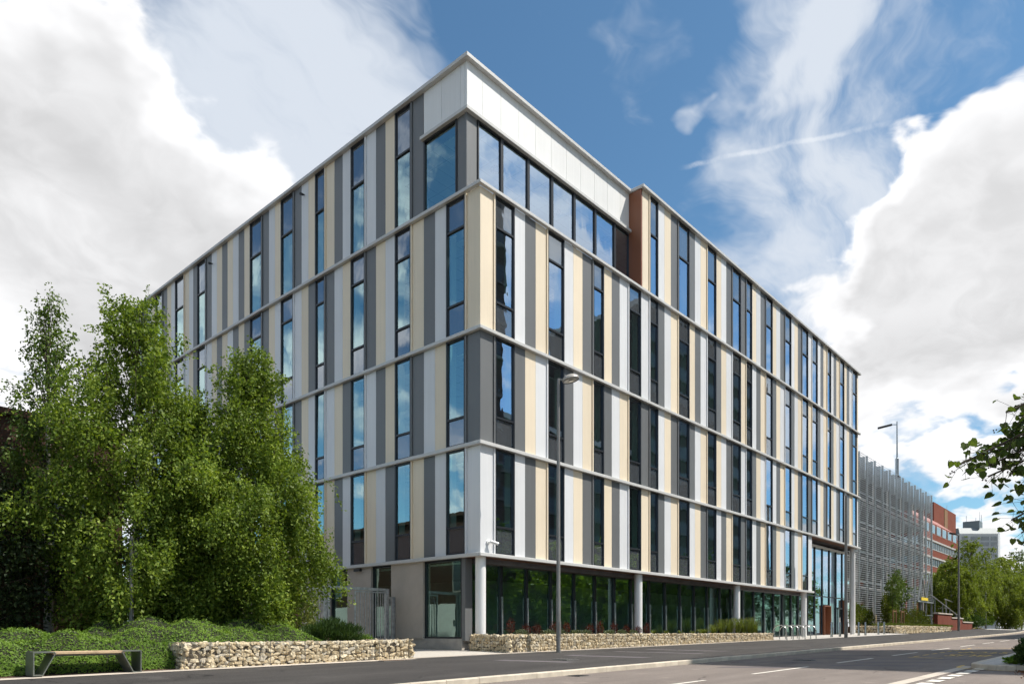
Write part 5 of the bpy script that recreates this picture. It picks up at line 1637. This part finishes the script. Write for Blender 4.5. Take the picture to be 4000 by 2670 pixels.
# ------------------------------------------------------------------ lime tree whose branches hang into the right edge
def lime_tree():
    rr = random.Random(41); g = np.random.default_rng(41)
    base = (-9.3, -19.6, zr(-9.3))
    root = thing('lime_tree', 'lime tree outside the frame whose leafy branches hang in at the right edge', 'tree', base)
    MB().tube([(base[0], base[1], base[2] - .1), (base[0] + .1, base[1] + .1, 2.2), (base[0] + .1, base[1] + .3, 4.2), (base[0], base[1] + .3, 7.5)], [0.17, 0.13, 0.10, 0.03], 12).build('trunk', M['barkdark'], root, smooth=True)
    limbs = MB(); LP, LD = [], []; fruits = MB()
    f = Vector((VF[0], VF[1], 0)); r_ = Vector((VR[0], VR[1], 0))
    C0 = Vector((cam.location.x, cam.location.y, EYE))
    S = Vector((base[0] + .1, base[1] + .2, 2.9))
    ends = []
    for (px, py, dep) in ((3745, 1815, 5.3), (3930, 1610, 5.2), (3860, 1860, 5.5), (3985, 1720, 5.4), (3990, 1960, 5.1), (3990, 2080, 5.3), (4060, 1850, 5.6), (3950, 2030, 5.6), (3800, 1790, 5.6), (3900, 1800, 5.4), (3840, 1760, 5.5), (4000, 1880, 5.5), (3960, 1660, 5.4), (4100, 1500, 5.8)):
        ends.append(C0 + f * dep + r_ * ((px - 2000) / 2803 * dep) + Vector((0, 0, -(py - 2465) / 2803 * dep)))
    for e in ends:
        pts = [S.lerp(e, i / 7) + Vector((rr.gauss(0, .05), rr.gauss(0, .05), 0.35 * math.sin(math.pi * i / 7) + rr.gauss(0, .03))) for i in range(8)]
        pts[-1] = e
        limbs.tube(pts, [0.022 * (1 - 0.85 * i / 7) + .003 for i in range(8)], 6)
        for k in range(260):
            t_ = rr.uniform(0.5, 1.0)
            i = min(6, int(t_ * 7)); p = pts[i].lerp(pts[i + 1], t_ * 7 - i)
            if t_ > .97 or rr.random() < .72:
                q = p + Vector([max(-.14, min(.14, rr.gauss(m_, .075))) for m_ in (0, 0, -.03)])
                LP.append(q); LD.append((rr.gauss(0, .6), rr.gauss(0, .6), rr.uniform(-.9, .05)))
                limbs.tube([p, q], 0.0014, 3)
            elif rr.random() < .5:
                q = p + Vector((rr.gauss(0, .1), rr.gauss(0, .1), -rr.uniform(.08, .16)))
                limbs.tube([p, q], 0.0013, 4)
                for _ in range(3):
                    c = q + Vector((rr.gauss(0, .012), rr.gauss(0, .012), rr.gauss(0, .01)))
                    fruits.lathe([(0.002, -.006), (0.0055, -.003), (0.0055, .003), (0.002, .006)], c, 6)
    # the rest of the crown, out of the picture
    for k in range(5000):
        v = g.normal(size=3); v /= np.linalg.norm(v)
        q = np.array([base[0] + .5, base[1] - 0.6, 5.6]) + v * np.array([2.0, 2.0, 2.3]) * g.uniform(.4, 1)
        d_ = Vector(q) - C0
        dep = d_.dot(f)
        if dep > 0.2 and d_.dot(r_) / dep < 0.80: continue
        LP.append(Vector(q)); LD.append(tuple(g.normal(size=3) + np.array([0, 0, -.5])))
    limbs.build('limbs', M['barkdark'], root)
    fruits.build('fruits', M['barkdark'], root)
    # broad heart-shaped leaves
    n = len(LP)
    mb = MB()
    shape = [(0, 0), (.30, -.10), (.50, .18), (.40, .55), (.14, .85), (0, 1.0), (-.14, .85), (-.40, .55), (-.50, .18), (-.30, -.10)]
    for p, d_ in zip(LP, LD):
        d_ = Vector(d_).normalized()
        s = d_.cross(Vector((rr.gauss(0, .5), rr.gauss(0, .5), 1))).normalized()
        nn = s.cross(d_)
        sz = rr.uniform(.04, .068)
        mb.poly([p + s * a * sz + d_ * b * sz + nn * (abs(a) * .25 * sz) for a, b in shape])
    mb.build('leaves', M['leaf_lime'], root)
lime_tree()
